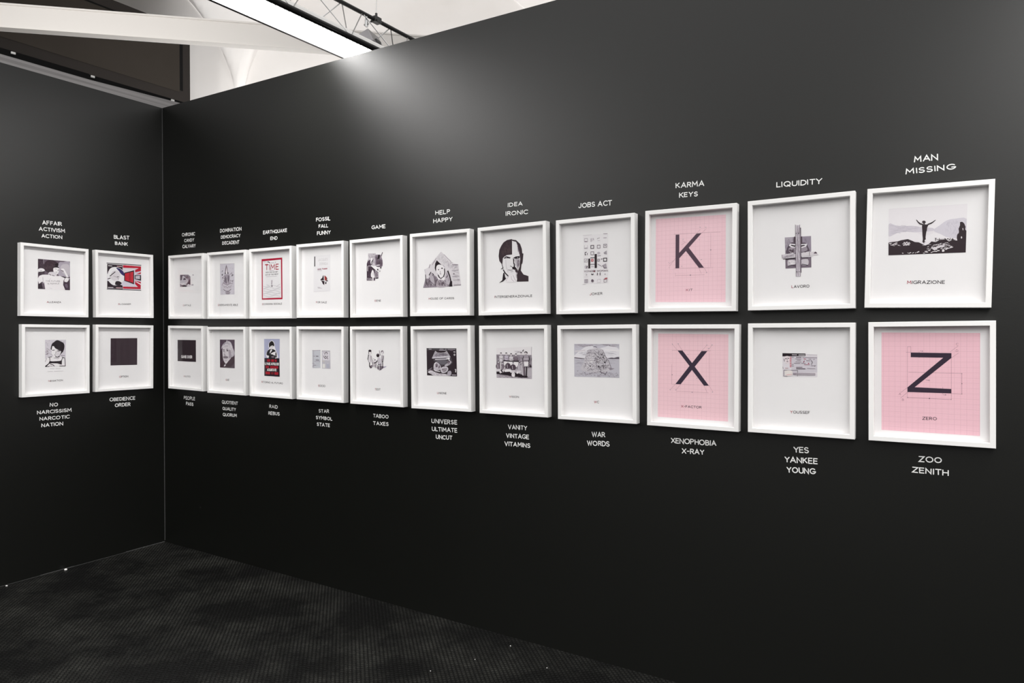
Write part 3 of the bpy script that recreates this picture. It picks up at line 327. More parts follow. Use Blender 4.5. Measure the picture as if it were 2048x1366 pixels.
  [["p",238,235,237,-650,682,-81,1463,123,1447,376,934,399,488,219,-93,128,-385,-49,-624,-459,-530,-543,-200,-670,307],["p",62,50,55,-94,1558,-95,781,-412,771,-561,701,-645,631,-685,308,-758,376,-861,508,-903,762,-854,1072,-732,1276,-596,1429,-388,1532],["h",82,66,68,19,60,192,80,20,-827,819,-522,1423,-139,1492,-148,822,-590,753],["s",62,50,55,38,-714,335,-651,156,-762,75],["s",62,50,55,33,-653,56,-642,181],["p",62,50,55,-94,1533,152,1482,381,1279,478,1025,504,797,570,785,528,431,497,285,454,263,407,-54,562,-260,704,-304,846,-354,843,-618,169,-600,128,-360,248,-45,337,147,377,539,318,913,264,1164,151,1395,-87,1468],["p",190,182,188,151,1370,180,1319,233,1215,278,1114,311,1019,340,922,347,862,319,851,269,875,232,919,223,989,225,1082,221,1167,195,1254,161,1339],["h",84,70,80,21,30,134,70,40,180,1368,350,1108,403,735,316,741,234,1117],["p",200,194,200,53,561,125,597,234,601,314,568,345,481,350,354,339,246,310,159,265,84,221,55,181,90,140,171,107,260,74,363,46,479],["h",128,115,125,19,40,134,80,30,140,530,343,566,337,147,220,30],["s",40,31,37,44,-577,612,-458,704,-194,622],["s",40,31,37,35,-533,624,-399,640,-224,604],["p",40,31,37,-338,631,-341,622,-350,614,-363,610,-379,609,-395,612,-408,618,-417,627,-420,637,-417,646,-408,653,-394,658,-379,659,-363,656,-350,649,-341,641],["p",40,31,37,-48,597,113,666,344,677,357,565,228,611,53,573],["s",40,31,37,30,54,585,184,557,314,580],["p",40,31,37,199,595,195,586,186,579,172,574,155,574,138,577,124,583,115,592,112,601,115,610,125,618,139,622,156,623,172,620,186,614,196,605],["p",40,31,37,-48,592,30,537,22,364,78,262,63,163,177,58,118,-18,-85,48,-98,148,-4,167,-31,368],["s",243,239,241,22,-9,267,20,240],["s",40,31,37,24,-214,217,-83,147],["s",84,70,80,24,-349,23,-188,-1,-65,10],["s",166,157,166,22,-189,-83,-42,-66],["p",70,58,62,76,39,116,46,177,32,220,6,234,-41,233,-103,218,-143,185,-150,138,-137,103,-111,81,-64,69,-2],["s",40,31,37,60,-629,42,-513,-127,-332,-299],["p",40,31,37,-637,-133,-572,-86,-516,-352,-434,-406,-661,-550,-891,-609,-695,-481],["p",244,240,242,-323,-300,-240,-279,-145,-267,-74,-251,-42,-220,-31,-182,-14,-154,22,-136,65,-125,102,-136,132,-177,158,-241,173,-313,183,-404,184,-509,155,-585,80,-617,-28,-623,-137,-620,-252,-616,-374,-604,-460,-580,-498,-537,-503,-481,-487,-428,-451,-381,-391,-335],["s",166,157,166,19,-45,-265,40,-455,126,-571],["s",166,157,166,19,-309,-313,-428,-431,-459,-530],["s",166,157,166,16,-162,-296,-135,-471,9,-590],["s",128,115,125,21,175,-115,130,-237,157,-411],["s",200,193,200,22,-474,545,-450,194,-336,-112]],
  ['t', 60, 50, 58, 'INTERGENERAZIONALE', -1181, -1371, 1045, -1398, 119, 0.13], [['IDEA', 29628, 21908, 30503, 21903, 215], ['IRONIC', 29504, 21471, 30792, 21471, 220]]),
 ('UNIONE', 'R', 2.5626, 1.3633, 0.01473,
  [["p",50,40,46,-1103,1053,904,1049,932,-442,-1092,-433],["p",78,74,78,-1103,1053,904,1049,906,933,-1096,932],["s",200,193,200,31,-950,997,-762,993],["s",166,157,166,31,-203,1000,52,996],["s",166,157,166,30,165,997,250,993],["s",166,157,166,30,334,993,821,986],["s",200,193,200,26,-246,945,249,943],["s",128,115,125,25,473,940,668,936],["p",80,74,80,-748,490,524,594,659,282,434,99,211,185,-73,90,-526,310],["p",176,170,178,-518,896,-348,813,-120,787,106,816,282,896,524,583,327,491,-153,451,-438,448,-748,495],["h",120,112,122,23,50,180,5,10,-548,812,303,817,440,593,-667,537],["s",222,216,221,26,-518,891,-348,802,-120,778,106,807,282,889],["s",40,31,37,26,-434,801,-121,735,219,805],["s",225,221,227,41,-710,518,-180,576,441,616],["s",40,31,37,34,-697,456,-438,494,-181,478,215,505],["s",230,226,232,39,-524,436,-182,447,271,468,467,504],["p",108,104,112,-439,380,-289,406,-34,416,158,410,240,384,270,341,269,299,236,256,171,212,98,183,22,174,-67,179,-156,202,-280,254,-410,326],["p",196,190,198,-631,-11,-626,62,-611,149,-585,218,-545,262,-493,290,-440,300,-385,289,-325,260,-270,223,-215,177,-162,121,-130,66,-120,10,-129,-48,-160,-93,-222,-120,-308,-135,-389,-143,-463,-145,-536,-140,-589,-124,-618,-98,-630,-60],["p",128,115,125,-499,174,-472,205,-424,223,-384,221,-355,188,-332,132,-329,86,-356,49,-404,19,-444,16,-473,55,-496,122],["p",84,70,80,-403,73,-406,56,-415,41,-428,31,-444,27,-459,30,-472,40,-481,54,-483,72,-480,89,-471,104,-458,114,-443,118,-427,115,-414,105,-406,90],["p",128,115,125,-190,27,-210,-5,-234,-29,-260,-43,-284,-44,-301,-32,-310,-9,-308,22,-297,56,-278,88,-253,113,-227,127,-204,128,-186,116,-178,92,-179,61],["s",243,239,241,31,-616,12,-571,196,-440,284],["p",206,201,208,-161,-138,-159,-90,-138,-41,-102,-1,-48,32,24,58,97,70,176,68,261,54,321,29,353,-8,363,-57,353,-105,322,-154,269,-205,205,-244,124,-271,28,-287,-49,-283,-103,-249,-142,-192],["p",128,115,125,-75,-91,-37,-54,30,-18,96,3,160,2,226,-14,264,-40,267,-82,244,-136,206,-176,147,-198,70,-208,9,-203,-37,-176,-70,-132],["s",226,222,228,23,-47,-147,235,-96],["s",226,222,228,23,11,-44,208,-18],["p",190,184,192,112,127,135,155,184,188,240,219,305,248,380,276,437,301,465,329,478,357,493,369,527,360,565,335,576,303,549,262,496,211,435,166,362,127,278,91,210,72,159,78,123,101],["s",243,239,241,76,328,513,467,504],["s",235,231,237,45,383,458,548,307],["h",128,115,125,18,30,101,40,40,270,389,577,393,435,166,267,186],["p",216,210,216,-1025,-259,-1000,-218,-932,-174,-850,-152,-756,-166,-645,-203,-533,-237,-429,-263,-318,-289,-191,-309,-23,-321,169,-330,316,-343,439,-366,527,-395,483,-418,211,-432,-50,-438,-551,-435,-689,-416,-762,-380,-823,-346,-910,-318,-990,-289],["s",222,216,221,52,-618,-102,-504,-168,-190,-207],["p",178,171,182,318,-219,364,-182,431,-155,487,-148,528,-169,562,-212,575,-258,561,-314,526,-378,483,-418,428,-423,362,-406,316,-377,298,-330,299,-269],["h",84,70,80,16,30,78,30,60,-996,-247,-533,-237,316,-354,428,-396,-679,-400],["s",128,115,125,36,-907,-107,-647,-148],["s",166,157,166,26,-1053,-179,-732,-12],["s",243,239,241,50,863,-73,847,-230],["s",222,216,221,23,793,-74,877,-55],["p",222,216,221,845,705,840,682,828,663,810,651,789,646,768,650,750,663,738,682,734,704,739,726,751,745,769,758,790,762,811,758,829,746,841,727],["p",40,31,37,820,704,818,694,813,685,806,680,797,677,789,679,782,685,777,694,776,704,777,714,782,723,790,729,798,731,807,729,814,723,818,715],["s",222,216,221,40,722,860,847,852],["s",166,157,166,55,595,-374,886,-374]],
  ['t', 60, 50, 58, 'UNIONE', -414, -1425, 224, -1419, 109, 0.13], [['UNIVERSE', 24754, 10573, 26474, 10611, 246], ['ULTIMATE', 24775, 10147, 26475, 10189, 235], ['UNCUT', 25048, 9732, 26162, 9765, 236]]),
 ('VISION', 'R', 3.0167, 1.3665, 0.01136,
  [["p",240,236,238,-1122,1094,976,1184,985,760,-1116,757],["p",150,142,150,-1116,775,973,771,981,84,-1109,37],["h",84,70,80,20,90,148,80,50,-1116,757,973,760,968,106,-1109,60],["p",190,183,190,-1109,60,981,128,980,-418,-1112,-406],["h",128,115,125,17,60,221,5,10,-1111,-278,978,-287,977,-407,-1112,-401],["s",166,157,166,17,-22,947,390,940],["h",166,157,166,12,20,96,0,20,-22,947,390,940,390,852,-23,847],["s",166,157,166,21,971,1174,948,759],["p",222,216,221,-952,669,-922,705,-876,722,-831,727,-785,724,-736,708,-705,672,-693,600,-697,504,-722,437,-787,410,-876,409,-940,434,-964,500,-965,596],["s",84,70,80,22,-952,647,-927,445],["s",84,70,80,22,-710,650,-738,448],["s",84,70,80,20,-886,580,-753,560],["p",222,214,218,-780,801,-784,780,-796,761,-812,749,-831,745,-851,749,-867,761,-878,779,-881,800,-877,821,-866,840,-850,852,-830,857,-811,852,-795,841,-784,822],["p",40,31,37,-889,818,-890,832,-881,855,-868,872,-847,880,-820,882,-798,877,-784,858,-773,831,-772,815,-785,819,-808,833,-831,841,-853,834,-876,822],["p",200,190,204,-633,673,-604,709,-559,726,-514,731,-468,728,-420,712,-389,676,-377,604,-381,509,-406,443,-470,416,-559,414,-622,439,-646,505,-647,600],["s",84,70,80,22,-633,651,-609,450],["s",84,70,80,22,-394,654,-422,453],["s",84,70,80,19,-568,585,-437,565],["p",222,214,218,-464,805,-468,783,-479,765,-495,753,-514,748,-533,752,-549,764,-560,782,-564,804,-560,825,-549,843,-532,855,-513,860,-494,856,-478,844,-467,826],["p",40,31,37,-572,821,-572,835,-564,858,-550,875,-529,883,-503,885,-482,880,-467,861,-457,835,-456,818,-469,822,-491,836,-513,844,-535,838,-558,825],["p",222,216,221,-344,637,-315,673,-271,690,-226,694,-181,691,-133,675,-102,640,-90,568,-94,474,-119,407,-183,381,-270,379,-333,404,-357,470,-358,564],["s",84,70,80,22,-345,615,-320,415],["s",84,70,80,22,-107,618,-135,418],["s",84,70,80,19,-280,549,-150,529],["p",222,214,218,-176,768,-180,747,-191,729,-207,716,-226,712,-245,716,-261,728,-272,746,-276,767,-272,788,-261,806,-245,818,-226,823,-207,819,-191,807,-180,789],["p",40,31,37,-283,784,-284,798,-275,821,-262,838,-241,846,-215,848,-194,843,-179,825,-169,798,-169,781,-181,785,-204,799,-226,807,-247,801,-270,788],["p",128,115,125,-58,632,-29,668,15,685,59,689,105,686,152,670,183,635,194,564,191,470,165,404,103,377,16,375,-47,400,-70,465,-71,560],["s",84,70,80,22,-58,610,-34,411],["s",84,70,80,22,177,613,150,414],["s",84,70,80,19,6,545,135,524],["p",222,214,218,109,763,105,741,94,723,78,711,59,707,40,711,25,722,14,740,11,761,14,783,25,801,41,813,60,817,79,813,95,801,105,784],["p",40,31,37,3,779,2,793,11,815,24,832,44,840,70,842,91,837,106,819,116,792,117,776,104,780,82,794,60,802,38,795,16,783],["p",166,157,166,253,707,281,743,325,759,369,763,414,760,461,745,491,710,503,639,499,545,474,479,412,453,326,451,264,476,241,541,240,635],["s",84,70,80,21,253,685,277,487],["s",84,70,80,21,486,688,459,490],["s",84,70,80,19,316,620,444,600],["p",222,214,218,418,837,414,815,403,797,387,785,369,781,350,785,334,797,324,814,320,835,324,857,335,875,351,887,369,891,388,887,404,875,414,857],["p",40,31,37,313,853,312,867,321,889,334,906,354,914,380,916,400,911,415,893,425,866,426,850,413,854,391,867,369,876,348,869,326,857],["s",40,31,37,54,-680,476,-286,445,233,453],["p",243,239,241,-654,427,207,409,179,154,-656,137],["p",40,31,37,-1110,-53,-368,-80,177,-155,738,-293,712,-360,330,-349,-239,-299,-1111,-221],["p",128,115,125,-1117,282,-1089,309,-1037,334,-986,343,-936,336,-885,312,-848,278,-826,228,-817,164,-828,111,-868,72,-930,41,-989,29,-1046,39,-1105,67,-1115,77],["s",40,31,37,25,-1121,240,-1138,104],["s",200,193,200,30,-1040,264,-1015,84],["p",222,216,221,-1115,24,-1078,34,-977,47,-909,42,-891,8,-904,-45,-936,-82,-1001,-97,-1088,-98,-1114,-93],["p",200,193,200,-932,400,-937,378,-948,359,-966,346,-986,341,-1007,345,-1024,357,-1035,376,-1039,398,-1035,421,-1023,440,-1006,453,-985,458,-965,454,-948,441,-936,422],["p",40,31,37,-1044,407,-1034,425,-1009,453,-985,467,-962,454,-938,427,-927,409,-938,412,-962,424,-985,431,-1009,423,-1034,411],["p",128,115,125,-886,210,-849,246,-797,271,-747,280,-698,273,-647,250,-610,216,-589,165,-580,101,-591,49,-630,10,-691,-21,-750,-33,-807,-23,-865,5,-903,42,-915,94,-907,159],["s",40,31,37,25,-881,177,-898,42],["s",200,193,200,29,-801,201,-776,22],["p",222,216,221,-909,-48,-838,-28,-738,-15,-670,-20,-653,-54,-665,-106,-698,-144,-762,-158,-849,-159,-910,-149,-934,-121,-935,-80],["p",200,193,200,-694,337,-698,315,-710,296,-727,283,-747,278,-768,282,-785,294,-796,313,-800,335,-796,358,-784,377,-767,390,-747,394,-726,390,-709,378,-698,359],["p",40,31,37,-805,344,-794,362,-770,389,-746,403,-723,390,-699,364,-689,346,-699,349,-723,361,-747,368,-770,360,-795,347],["p",84,70,80,-549,284,-513,319,-462,344,-412,353,-363,346,-313,323,-277,289,-255,239,-246,175,-257,123,-296,84,-356,54,-414,42,-471,51,-529,79,-566,116,-578,168,-570,233],["s",40,31,37,24,-544,251,-561,117],["s",200,193,200,29,-465,275,-440,97],["p",222,216,221,-572,27,-502,47,-403,59,-336,55,-319,21,-331,-31,-363,-68,-426,-83,-513,-84,-573,-73,-597,-45,-598,-5],["p",200,193,200,-359,410,-363,388,-375,369,-392,356,-412,351,-432,355,-449,368,-460,386,-464,408,-460,430,-449,449,-431,462,-411,467,-391,463,-374,451,-363,432],["p",40,31,37,-469,417,-459,435,-435,462,-411,476,-388,463,-364,436,-354,419,-364,422,-388,434,-411,440,-435,433,-459,420],["p",84,70,80,-240,223,-204,258,-154,283,-105,292,-56,285,-6,262,30,229,51,179,60,115,49,63,11,25,-49,-6,-107,-18,-163,-8,-220,19,-257,56,-269,108,-261,172],["s",40,31,37,24,-235,190,-252,57],["s",200,193,200,29,-157,214,-132,37],["p",222,216,221,-263,-33,-194,-13,-95,0,-29,-5,-12,-38,-24,-90,-56,-127,-118,-142,-204,-143,-264,-133,-288,-105,-289,-64],["p",200,193,200,-52,349,-56,327,-68,308,-85,295,-105,290,-124,294,-141,306,-152,325,-156,347,-152,369,-141,388,-124,401,-104,406,-84,401,-67,389,-56,371],["p",40,31,37,-161,356,-151,373,-127,401,-104,414,-81,401,-57,375,-47,358,-57,361,-81,372,-104,379,-127,372,-151,359],["p",186,178,186,136,209,171,243,222,268,270,278,318,270,368,247,403,214,424,164,433,101,422,50,384,11,325,-19,268,-31,212,-22,156,6,119,43,108,94,115,158],["s",40,31,37,24,141,176,124,43],["s",200,193,200,29,218,199,243,23],["p",222,216,221,113,-46,182,-26,279,-14,345,-18,362,-52,350,-103,318,-140,256,-154,172,-156,112,-145,89,-118,88,-77],["p",200,193,200,322,334,318,312,307,293,290,280,270,275,250,279,234,291,223,310,219,332,223,354,234,372,251,385,271,390,291,386,307,374,318,355],["p",40,31,37,214,340,224,358,248,385,271,399,294,386,317,359,327,342,317,345,293,357,271,363,248,356,224,344],["s",243,239,241,49,-839,379,-870,-181],["s",243,239,241,39,-590,138,-710,-66],["p",243,239,241,-631,-19,-237,24,-185,-75,-605,-108],["s",40,31,37,64,-842,-1,-711,-155],["s",222,216,221,34,-3,-26,48,-136],["s",222,216,221,53,126,-23,280,-130],["s",40,31,37,72,48,-136,432,-324],["p",243,239,241,195,-132,191,-151,178,-167,160,-178,138,-182,116,-179,98,-169,86,-153,82,-135,86,-116,98,-100,117,-89,139,-85,160,-88,179,-98,191,-114],["p",166,157,166,491,710,528,746,585,756,644,756,708,757,777,749,821,714,836,628,829,512,794,430,711,397,597,395,514,425,481,506,476,623],["s",222,216,221,24,515,568,795,572],["s",84,70,80,24,528,491,794,495],["s",40,31,37,38,516,710,464,556,489,424],["s",40,31,37,38,821,714,845,562,794,408],["p",243,239,241,527,425,799,430,772,211,551,206],["s",222,216,221,43,424,335,422,-60,471,-257],["s",84,70,80,38,564,184,586,-298],["s",128,115,125,47,513,161,522,-278],["s",40,31,37,61,691,187,662,-339],["s",222,216,221,43,335,356,438,402],["p",222,212,216,693,855,688,830,675,808,655,794,632,788,608,793,589,807,575,828,571,854,576,879,589,900,609,915,633,920,656,915,676,901,689,880],["p",40,31,37,543,853,550,877,568,915,595,941,635,948,685,944,721,932,737,903,739,866,734,844,719,854,695,880,670,898,645,900,618,895,594,887,572,873,551,856],["s",40,31,37,33,454,940,519,1039],["p",40,31,37,974,204,970,185,958,170,939,159,918,155,897,158,879,168,867,183,863,202,867,220,880,236,898,247,919,251,940,247,958,237,970,222],["s",84,70,80,47,844,299,944,258],["p",40,31,37,-186,-164,-143,-139,-81,-128,-30,-138,9,-178,40,-240,47,-291,18,-324,-35,-349,-83,-361,-123,-360,-162,-346,-187,-319,-200,-272,-202,-210],["p",243,239,241,-173,-153,-127,-131,-63,-123,-17,-137,1,-187,4,-259,-5,-314,-28,-340,-63,-350,-96,-350,-130,-343,-165,-325,-187,-297,-195,-251,-192,-194],["s",166,157,166,17,-134,-189,-43,-178]],
  ['t', 60, 50, 58, 'VISION', -365, -1402, 219, -1396, 102, 0.13], [['VANITY', 29686, 10638, 30813, 10657, 230], ['VINTAGE', 29557, 10187, 30912, 10219, 230], ['VITAMINS', 29469, 9764, 30988, 9789, 230]]),
 ('JOKER', 'R', 3.4613, 1.8717, 0.01006,
  [["p",240,237,239,-670,1480,604,1453,596,-849,-666,-834],["s",200,193,200,15,-697,1467,-231,1458],["s",84,70,80,20,358,1461,565,1456],["s",166,157,166,20,-612,1306,-452,1301,-452,1149,-612,1156,-612,1306],["s",128,115,125,31,-604,1172,-471,1163],["s",166,157,166,35,-271,1293,-272,1137],["s",200,193,200,35,-205,1300,-206,1156],["s",166,157,166,30,-152,1296,-139,1199],["s",84,70,80,20,45,1234,84,1290],["s",84,70,80,20,110,1253,163,1297],["s",200,193,200,25,57,1161,188,1163],["s",128,115,125,22,358,1270,526,1270],["s",200,193,200,20,-619,980,-458,976,-459,824,-619,830,-619,980],["p",243,239,241,-605,991,-472,994,-499,911],["s",128,115,125,20,-606,858,-459,860],["s",84,70,80,22,370,972,525,968,524,818,369,824,370,972],["p",128,115,125,478,905,476,894,469,885,459,880,447,878,435,881,425,888,418,898,416,909,418,920,425,928,435,934,447,935,459,932,469,925,476,916],["s",84,70,80,36,-580,530,-580,651,-500,670],["s",40,31,37,46,-594,531,-540,552],["s",84,70,80,30,-460,619,-474,523],["p",170,164,170,368,591,524,676,536,485,394,518],["s",166,157,166,20,-621,351,-461,349,-462,196,-622,201,-621,351],["s",128,115,125,18,-581,240,-488,307],["s",40,31,37,35,367,329,523,326,522,177,367,181,367,329],["p",243,239,241,393,303,484,310,470,203,406,207],["p",200,193,200,-609,-1,-591,22,-559,40,-529,43,-499,27,-468,-3,-449,-34,-447,-68,-457,-106,-476,-129,-508,-131,-551,-119,-583,-99,-601,-70,-611,-32],["s",84,70,80,46,-503,-79,-462,15],["p",176,168,176,340,20,496,83,534,-133,391,-138],["s",84,70,80,25,332,-3,391,-138,534,-133],["p",50,40,44,-416,351,-315,354,-317,-108,-417,-108],["p",50,40,44,-89,548,29,545,26,-109,-92,-108],["s",40,31,37,30,-309,381,-90,380],["s",40,31,37,25,-311,75,-91,72],["s",84,70,80,30,-280,964,-132,961,-133,819,-281,824,-280,964],["s",128,115,125,23,49,953,195,950,195,809,48,814,49,953],["s",128,115,125,23,-282,663,-134,661,-134,519,-282,524,-282,663],["p",200,193,200,199,577,193,554,176,535,151,523,120,520,90,527,65,542,48,563,42,587,48,611,65,630,91,642,121,645,151,638,176,623,193,602],["s",166,157,166,30,68,454,225,456],["s",166,157,166,35,66,71,236,-22],["s",166,157,166,25,262,-71,314,-2],["s",200,193,200,35,-263,-31,-131,-38],["p",190,28,52,-267,323,-151,323,-151,210,-268,212],["p",243,239,241,-180,265,-182,255,-189,247,-198,241,-209,240,-220,243,-230,249,-236,258,-238,268,-236,278,-230,286,-220,292,-209,293,-198,290,-189,284,-182,275],["s",128,115,125,23,67,298,161,300,161,207,67,207,67,298],["s",84,70,80,30,237,288,315,308],["t",120,104,112,"WONDER WOMAN",-637,-271,577,-297,82,0.16],["p",130,40,55,-63,-258,-67,-273,-76,-285,-90,-292,-106,-294,-122,-291,-136,-282,-145,-269,-148,-254,-145,-239,-135,-227,-122,-220,-105,-217,-89,-221,-76,-230,-67,-243],["s",200,193,200,20,-557,-330,-477,-310],["s",128,115,125,23,-544,-416,-477,-395],["s",40,31,37,40,-265,-368,-207,-419,-146,-374],["s",84,70,80,38,57,-336,51,-455],["s",84,70,80,38,190,-330,190,-462],["p",166,157,166,466,-420,464,-433,459,-443,451,-450,442,-452,433,-449,426,-442,421,-431,419,-418,421,-405,426,-394,433,-388,442,-385,451,-388,459,-396,464,-407],["s",222,216,221,15,-611,-490,-438,-493],["s",166,157,166,20,-606,-619,-446,-618,-447,-771,-607,-769,-606,-619],["h",200,193,200,15,20,127,0,4,-598,-631,-452,-637,-452,-758,-599,-752],["p",128,115,125,-136,-699,-142,-727,-157,-749,-179,-764,-205,-768,-232,-762,-254,-745,-269,-721,-274,-693,-268,-666,-253,-643,-231,-628,-205,-624,-178,-631,-156,-647,-141,-671],["p",84,70,80,-155,-686,-157,-699,-164,-710,-174,-717,-187,-719,-199,-716,-209,-708,-216,-697,-218,-684,-216,-671,-209,-660,-198,-653,-186,-651,-174,-654,-164,-662,-157,-673],["s",222,216,221,15,51,-635,208,-635,207,-785,50,-784,51,-635],["p",176,60,66,364,-673,442,-593,558,-581,545,-661],["s",166,157,166,20,382,-642,527,-642,526,-782,381,-781,382,-642],["s",200,193,200,13,-720,-844,-559,-846]],
  ['t', 60, 50, 58, 'JOKER', -354, -1380, 301, -1367, 120, 0.13], [['JOBS ACT', 33600, 21502, 35324, 21500, 239]]),
 ('KIT', 'R', 3.9104, 1.8772, 0.00013,
  [["G",246,206,214,-1600,1892,1489,1844,1508,-1859,-1592,-1808],["s",196,150,162,10,-771,1168,1277,1123],["s",196,150,162,9,858,1105,870,-350],["s",196,150,162,10,-759,-332,980,-374],["s",196,150,162,10,-680,-654,605,-669],["s",196,150,162,10,-681,-541,-680,-702],["s",196,150,162,10,463,1129,667,1306],["s",196,150,162,10,246,1137,398,1285],["s",196,150,162,10,-686,102,-959,-240],["s",196,150,162,10,-762,9,-994,-141],["s",196,150,162,9,577,-360,715,-595],["s",196,150,162,10,358,-360,462,-617],["p",88,68,82,-688,1137,-520,1135,-520,334,240,1125,463,1129,-94,534,577,-360,358,-360,-222,398,-515,94,-514,-342,-683,-342],["p",128,115,125,886,384,884,376,880,369,872,365,864,364,856,366,848,371,844,378,842,387,843,395,848,402,855,406,864,408,872,405,879,400,884,393],["p",128,115,125,10,-663,8,-672,4,-679,-4,-683,-12,-685,-21,-683,-28,-678,-33,-670,-35,-662,-34,-653,-29,-646,-21,-641,-13,-640,-4,-642,3,-647,8,-655],["s",166,157,166,16,-374,918,-325,921],["s",166,157,166,16,338,847,376,854],["s",166,157,166,16,425,-16,489,-12],["s",166,157,166,16,365,1391,429,1371],["s",166,157,166,16,603,1374,667,1360],["s",166,157,166,16,-1011,-60,-977,-78],["s",166,157,166,16,-986,-287,-952,-305],["s",166,157,166,16,-430,-263,-380,-258],["s",166,157,166,16,668,-593,715,-579],["s",196,150,162,10,-373,854,-242,782,-437,666]],
  ['t', 60, 50, 58, 'KIT', -202, -1358, 93, -1356, 102, 0.13], [['KARMA', 38349, 21965, 39612, 21950, 237], ['KEYS', 38506, 21541, 39343, 21526, 222]]),
 ('WC', 'R', 3.4723, 1.3688, 0.01389,
  [["p",206,203,213,-1230,1364,1083,1361,1078,-201,-1234,-204],["p",236,233,238,-1231,804,-1197,831,-1077,933,-902,1061,-746,1163,-629,1229,-522,1274,-413,1289,-290,1260,-158,1202,-30,1166,97,1169,228,1192,349,1217,457,1249,561,1284,671,1292,810,1260,963,1199,1066,1121,1082,1095,1081,797,1063,779,787,728,375,704,-34,692,-454,684,-895,688,-1198,704,-1231,712],["s",243,239,241,52,348,1093,1065,1048],["s",222,216,221,64,-1196,1008,-635,1062],["h",166,157,166,16,50,321,5,8,-1221,1351,1068,1354,1067,1219,80,1290,-745,1213,-1223,1161],["h",190,186,196,13,40,374,2,6,-1224,1034,1065,1023,1063,779,-1226,780],["s",84,70,80,40,-1227,703,-1029,685,-694,654],["p",96,88,98,506,674,513,692,608,715,693,730,740,728,782,718,826,715,878,727,936,746,984,758,1024,760,1057,754,1079,742,1081,740,1081,662,1078,661,905,657,661,663],["p",200,197,206,-1234,-204,-1232,648,1081,669,1078,-201,1078,-201,-1234,-204],["h",176,172,182,13,60,321,2,10,-1227,602,1062,632,1060,289,-1230,246],["p",206,201,207,-894,151,-884,236,-816,344,-752,457,-707,582,-663,720,-623,836,-593,928,-565,1006,-525,1063,-463,1097,-385,1114,-304,1127,-216,1145,-120,1160,-30,1166,57,1164,142,1153,214,1117,264,1040,304,936,346,845,398,788,454,740,506,674,552,565,597,433,637,330,688,275,738,243,742,209,682,156,574,98,448,55,302,32,129,23,-39,19,-206,16,-379,19,-533,33,-680,57,-816,95],["h",120,112,122,16,160,90,0,80,-810,178,-610,836,-497,1063,-30,1141,240,1068,479,624,663,257,70,71,-477,84],["h",40,31,37,24,60,63,70,60,-196,865,240,1043,399,722,610,280,71,171,-145,466],["h",243,239,241,19,60,79,0,60,-638,761,-251,865,-38,169,-670,156],["s",84,70,80,21,240,1092,399,772,558,551,689,208],["p",150,142,152,583,268,624,267,688,249,743,234,790,230,831,229,835,221,777,193,681,157,609,145,579,176,570,231],["s",150,142,152,13,-575,1050,-412,1066,-250,1042],["s",150,142,152,13,-595,912,-395,929,-196,905],["s",150,142,152,13,-624,786,-437,803,-252,780],["s",150,142,152,13,-652,672,-397,690,-143,668],["s",150,142,152,13,-681,559,-356,578,-35,558],["s",150,142,152,13,-724,432,-378,453,-36,433],["s",150,142,152,13,-753,306,-420,326,-91,307],["h",70,62,72,21,70,58,80,40,-277,1014,240,1043,399,722,610,280,71,121,-199,465],["h",90,82,92,19,60,42,0,90,-668,458,-90,417,342,275,662,183,70,46,-755,79],["h",232,228,233,19,70,69,0,60,-638,761,-32,916,291,622,503,278,-670,156],["p",84,70,80,-50,642,-52,623,-56,607,-61,596,-67,592,-73,596,-79,606,-82,623,-83,642,-82,661,-78,677,-73,688,-66,692,-60,688,-55,677,-52,661],["p",84,70,80,9,638,8,619,4,603,-1,592,-7,588,-14,592,-19,602,-22,618,-23,637,-22,657,-18,673,-13,684,-7,688,0,684,5,673,8,657],["p",84,70,80,-46,530,-48,519,-52,509,-60,502,-68,500,-76,502,-83,508,-88,518,-89,529,-88,541,-83,551,-76,557,-67,560,-59,557,-52,551,-47,541],["p",84,70,80,19,531,18,519,13,510,6,503,-3,501,-11,503,-18,509,-23,519,-24,530,-22,542,-18,552,-10,558,-2,561,6,558,13,552,18,542],["p",40,31,37,83,320,80,309,72,299,59,292,45,290,30,292,18,298,10,308,7,319,10,331,18,340,31,347,45,350,60,348,72,341,80,332],["p",84,70,80,-362,300,-364,286,-370,275,-378,267,-388,264,-397,267,-405,274,-410,286,-412,299,-410,313,-405,324,-396,332,-387,335,-377,332,-370,325,-364,313],["p",40,31,37,395,487,392,479,383,473,371,468,357,466,342,468,330,472,322,478,319,486,322,493,330,500,343,504,357,506,372,505,384,501,392,494],["p",84,70,80,329,325,327,308,321,293,312,283,302,280,291,283,283,292,277,307,275,324,277,341,283,356,292,365,302,369,313,366,321,356,327,342],["s",84,70,80,24,-221,1215,-139,1240,-30,1203],["s",84,70,80,26,97,72,232,13,393,-46,461,80],["h",120,112,122,21,50,53,0,90,-838,102,1032,43,1031,-153,-840,-151],["h",166,157,166,16,80,80,0,60,-1203,94,1032,92,1030,-177,-1206,-185],["s",222,216,221,26,-230,65,-38,106,98,147]],
  ['t', 60, 50, 58, 'WC', -214, -1426, 45, -1422, 115, 0.13], [['WAR', 34360, 10632, 35056, 10667, 242], ['WORDS', 34116, 10205, 35283, 10254, 243]]),
 ('X-FACTOR', 'R', 3.9249, 1.3712, 0.00401,
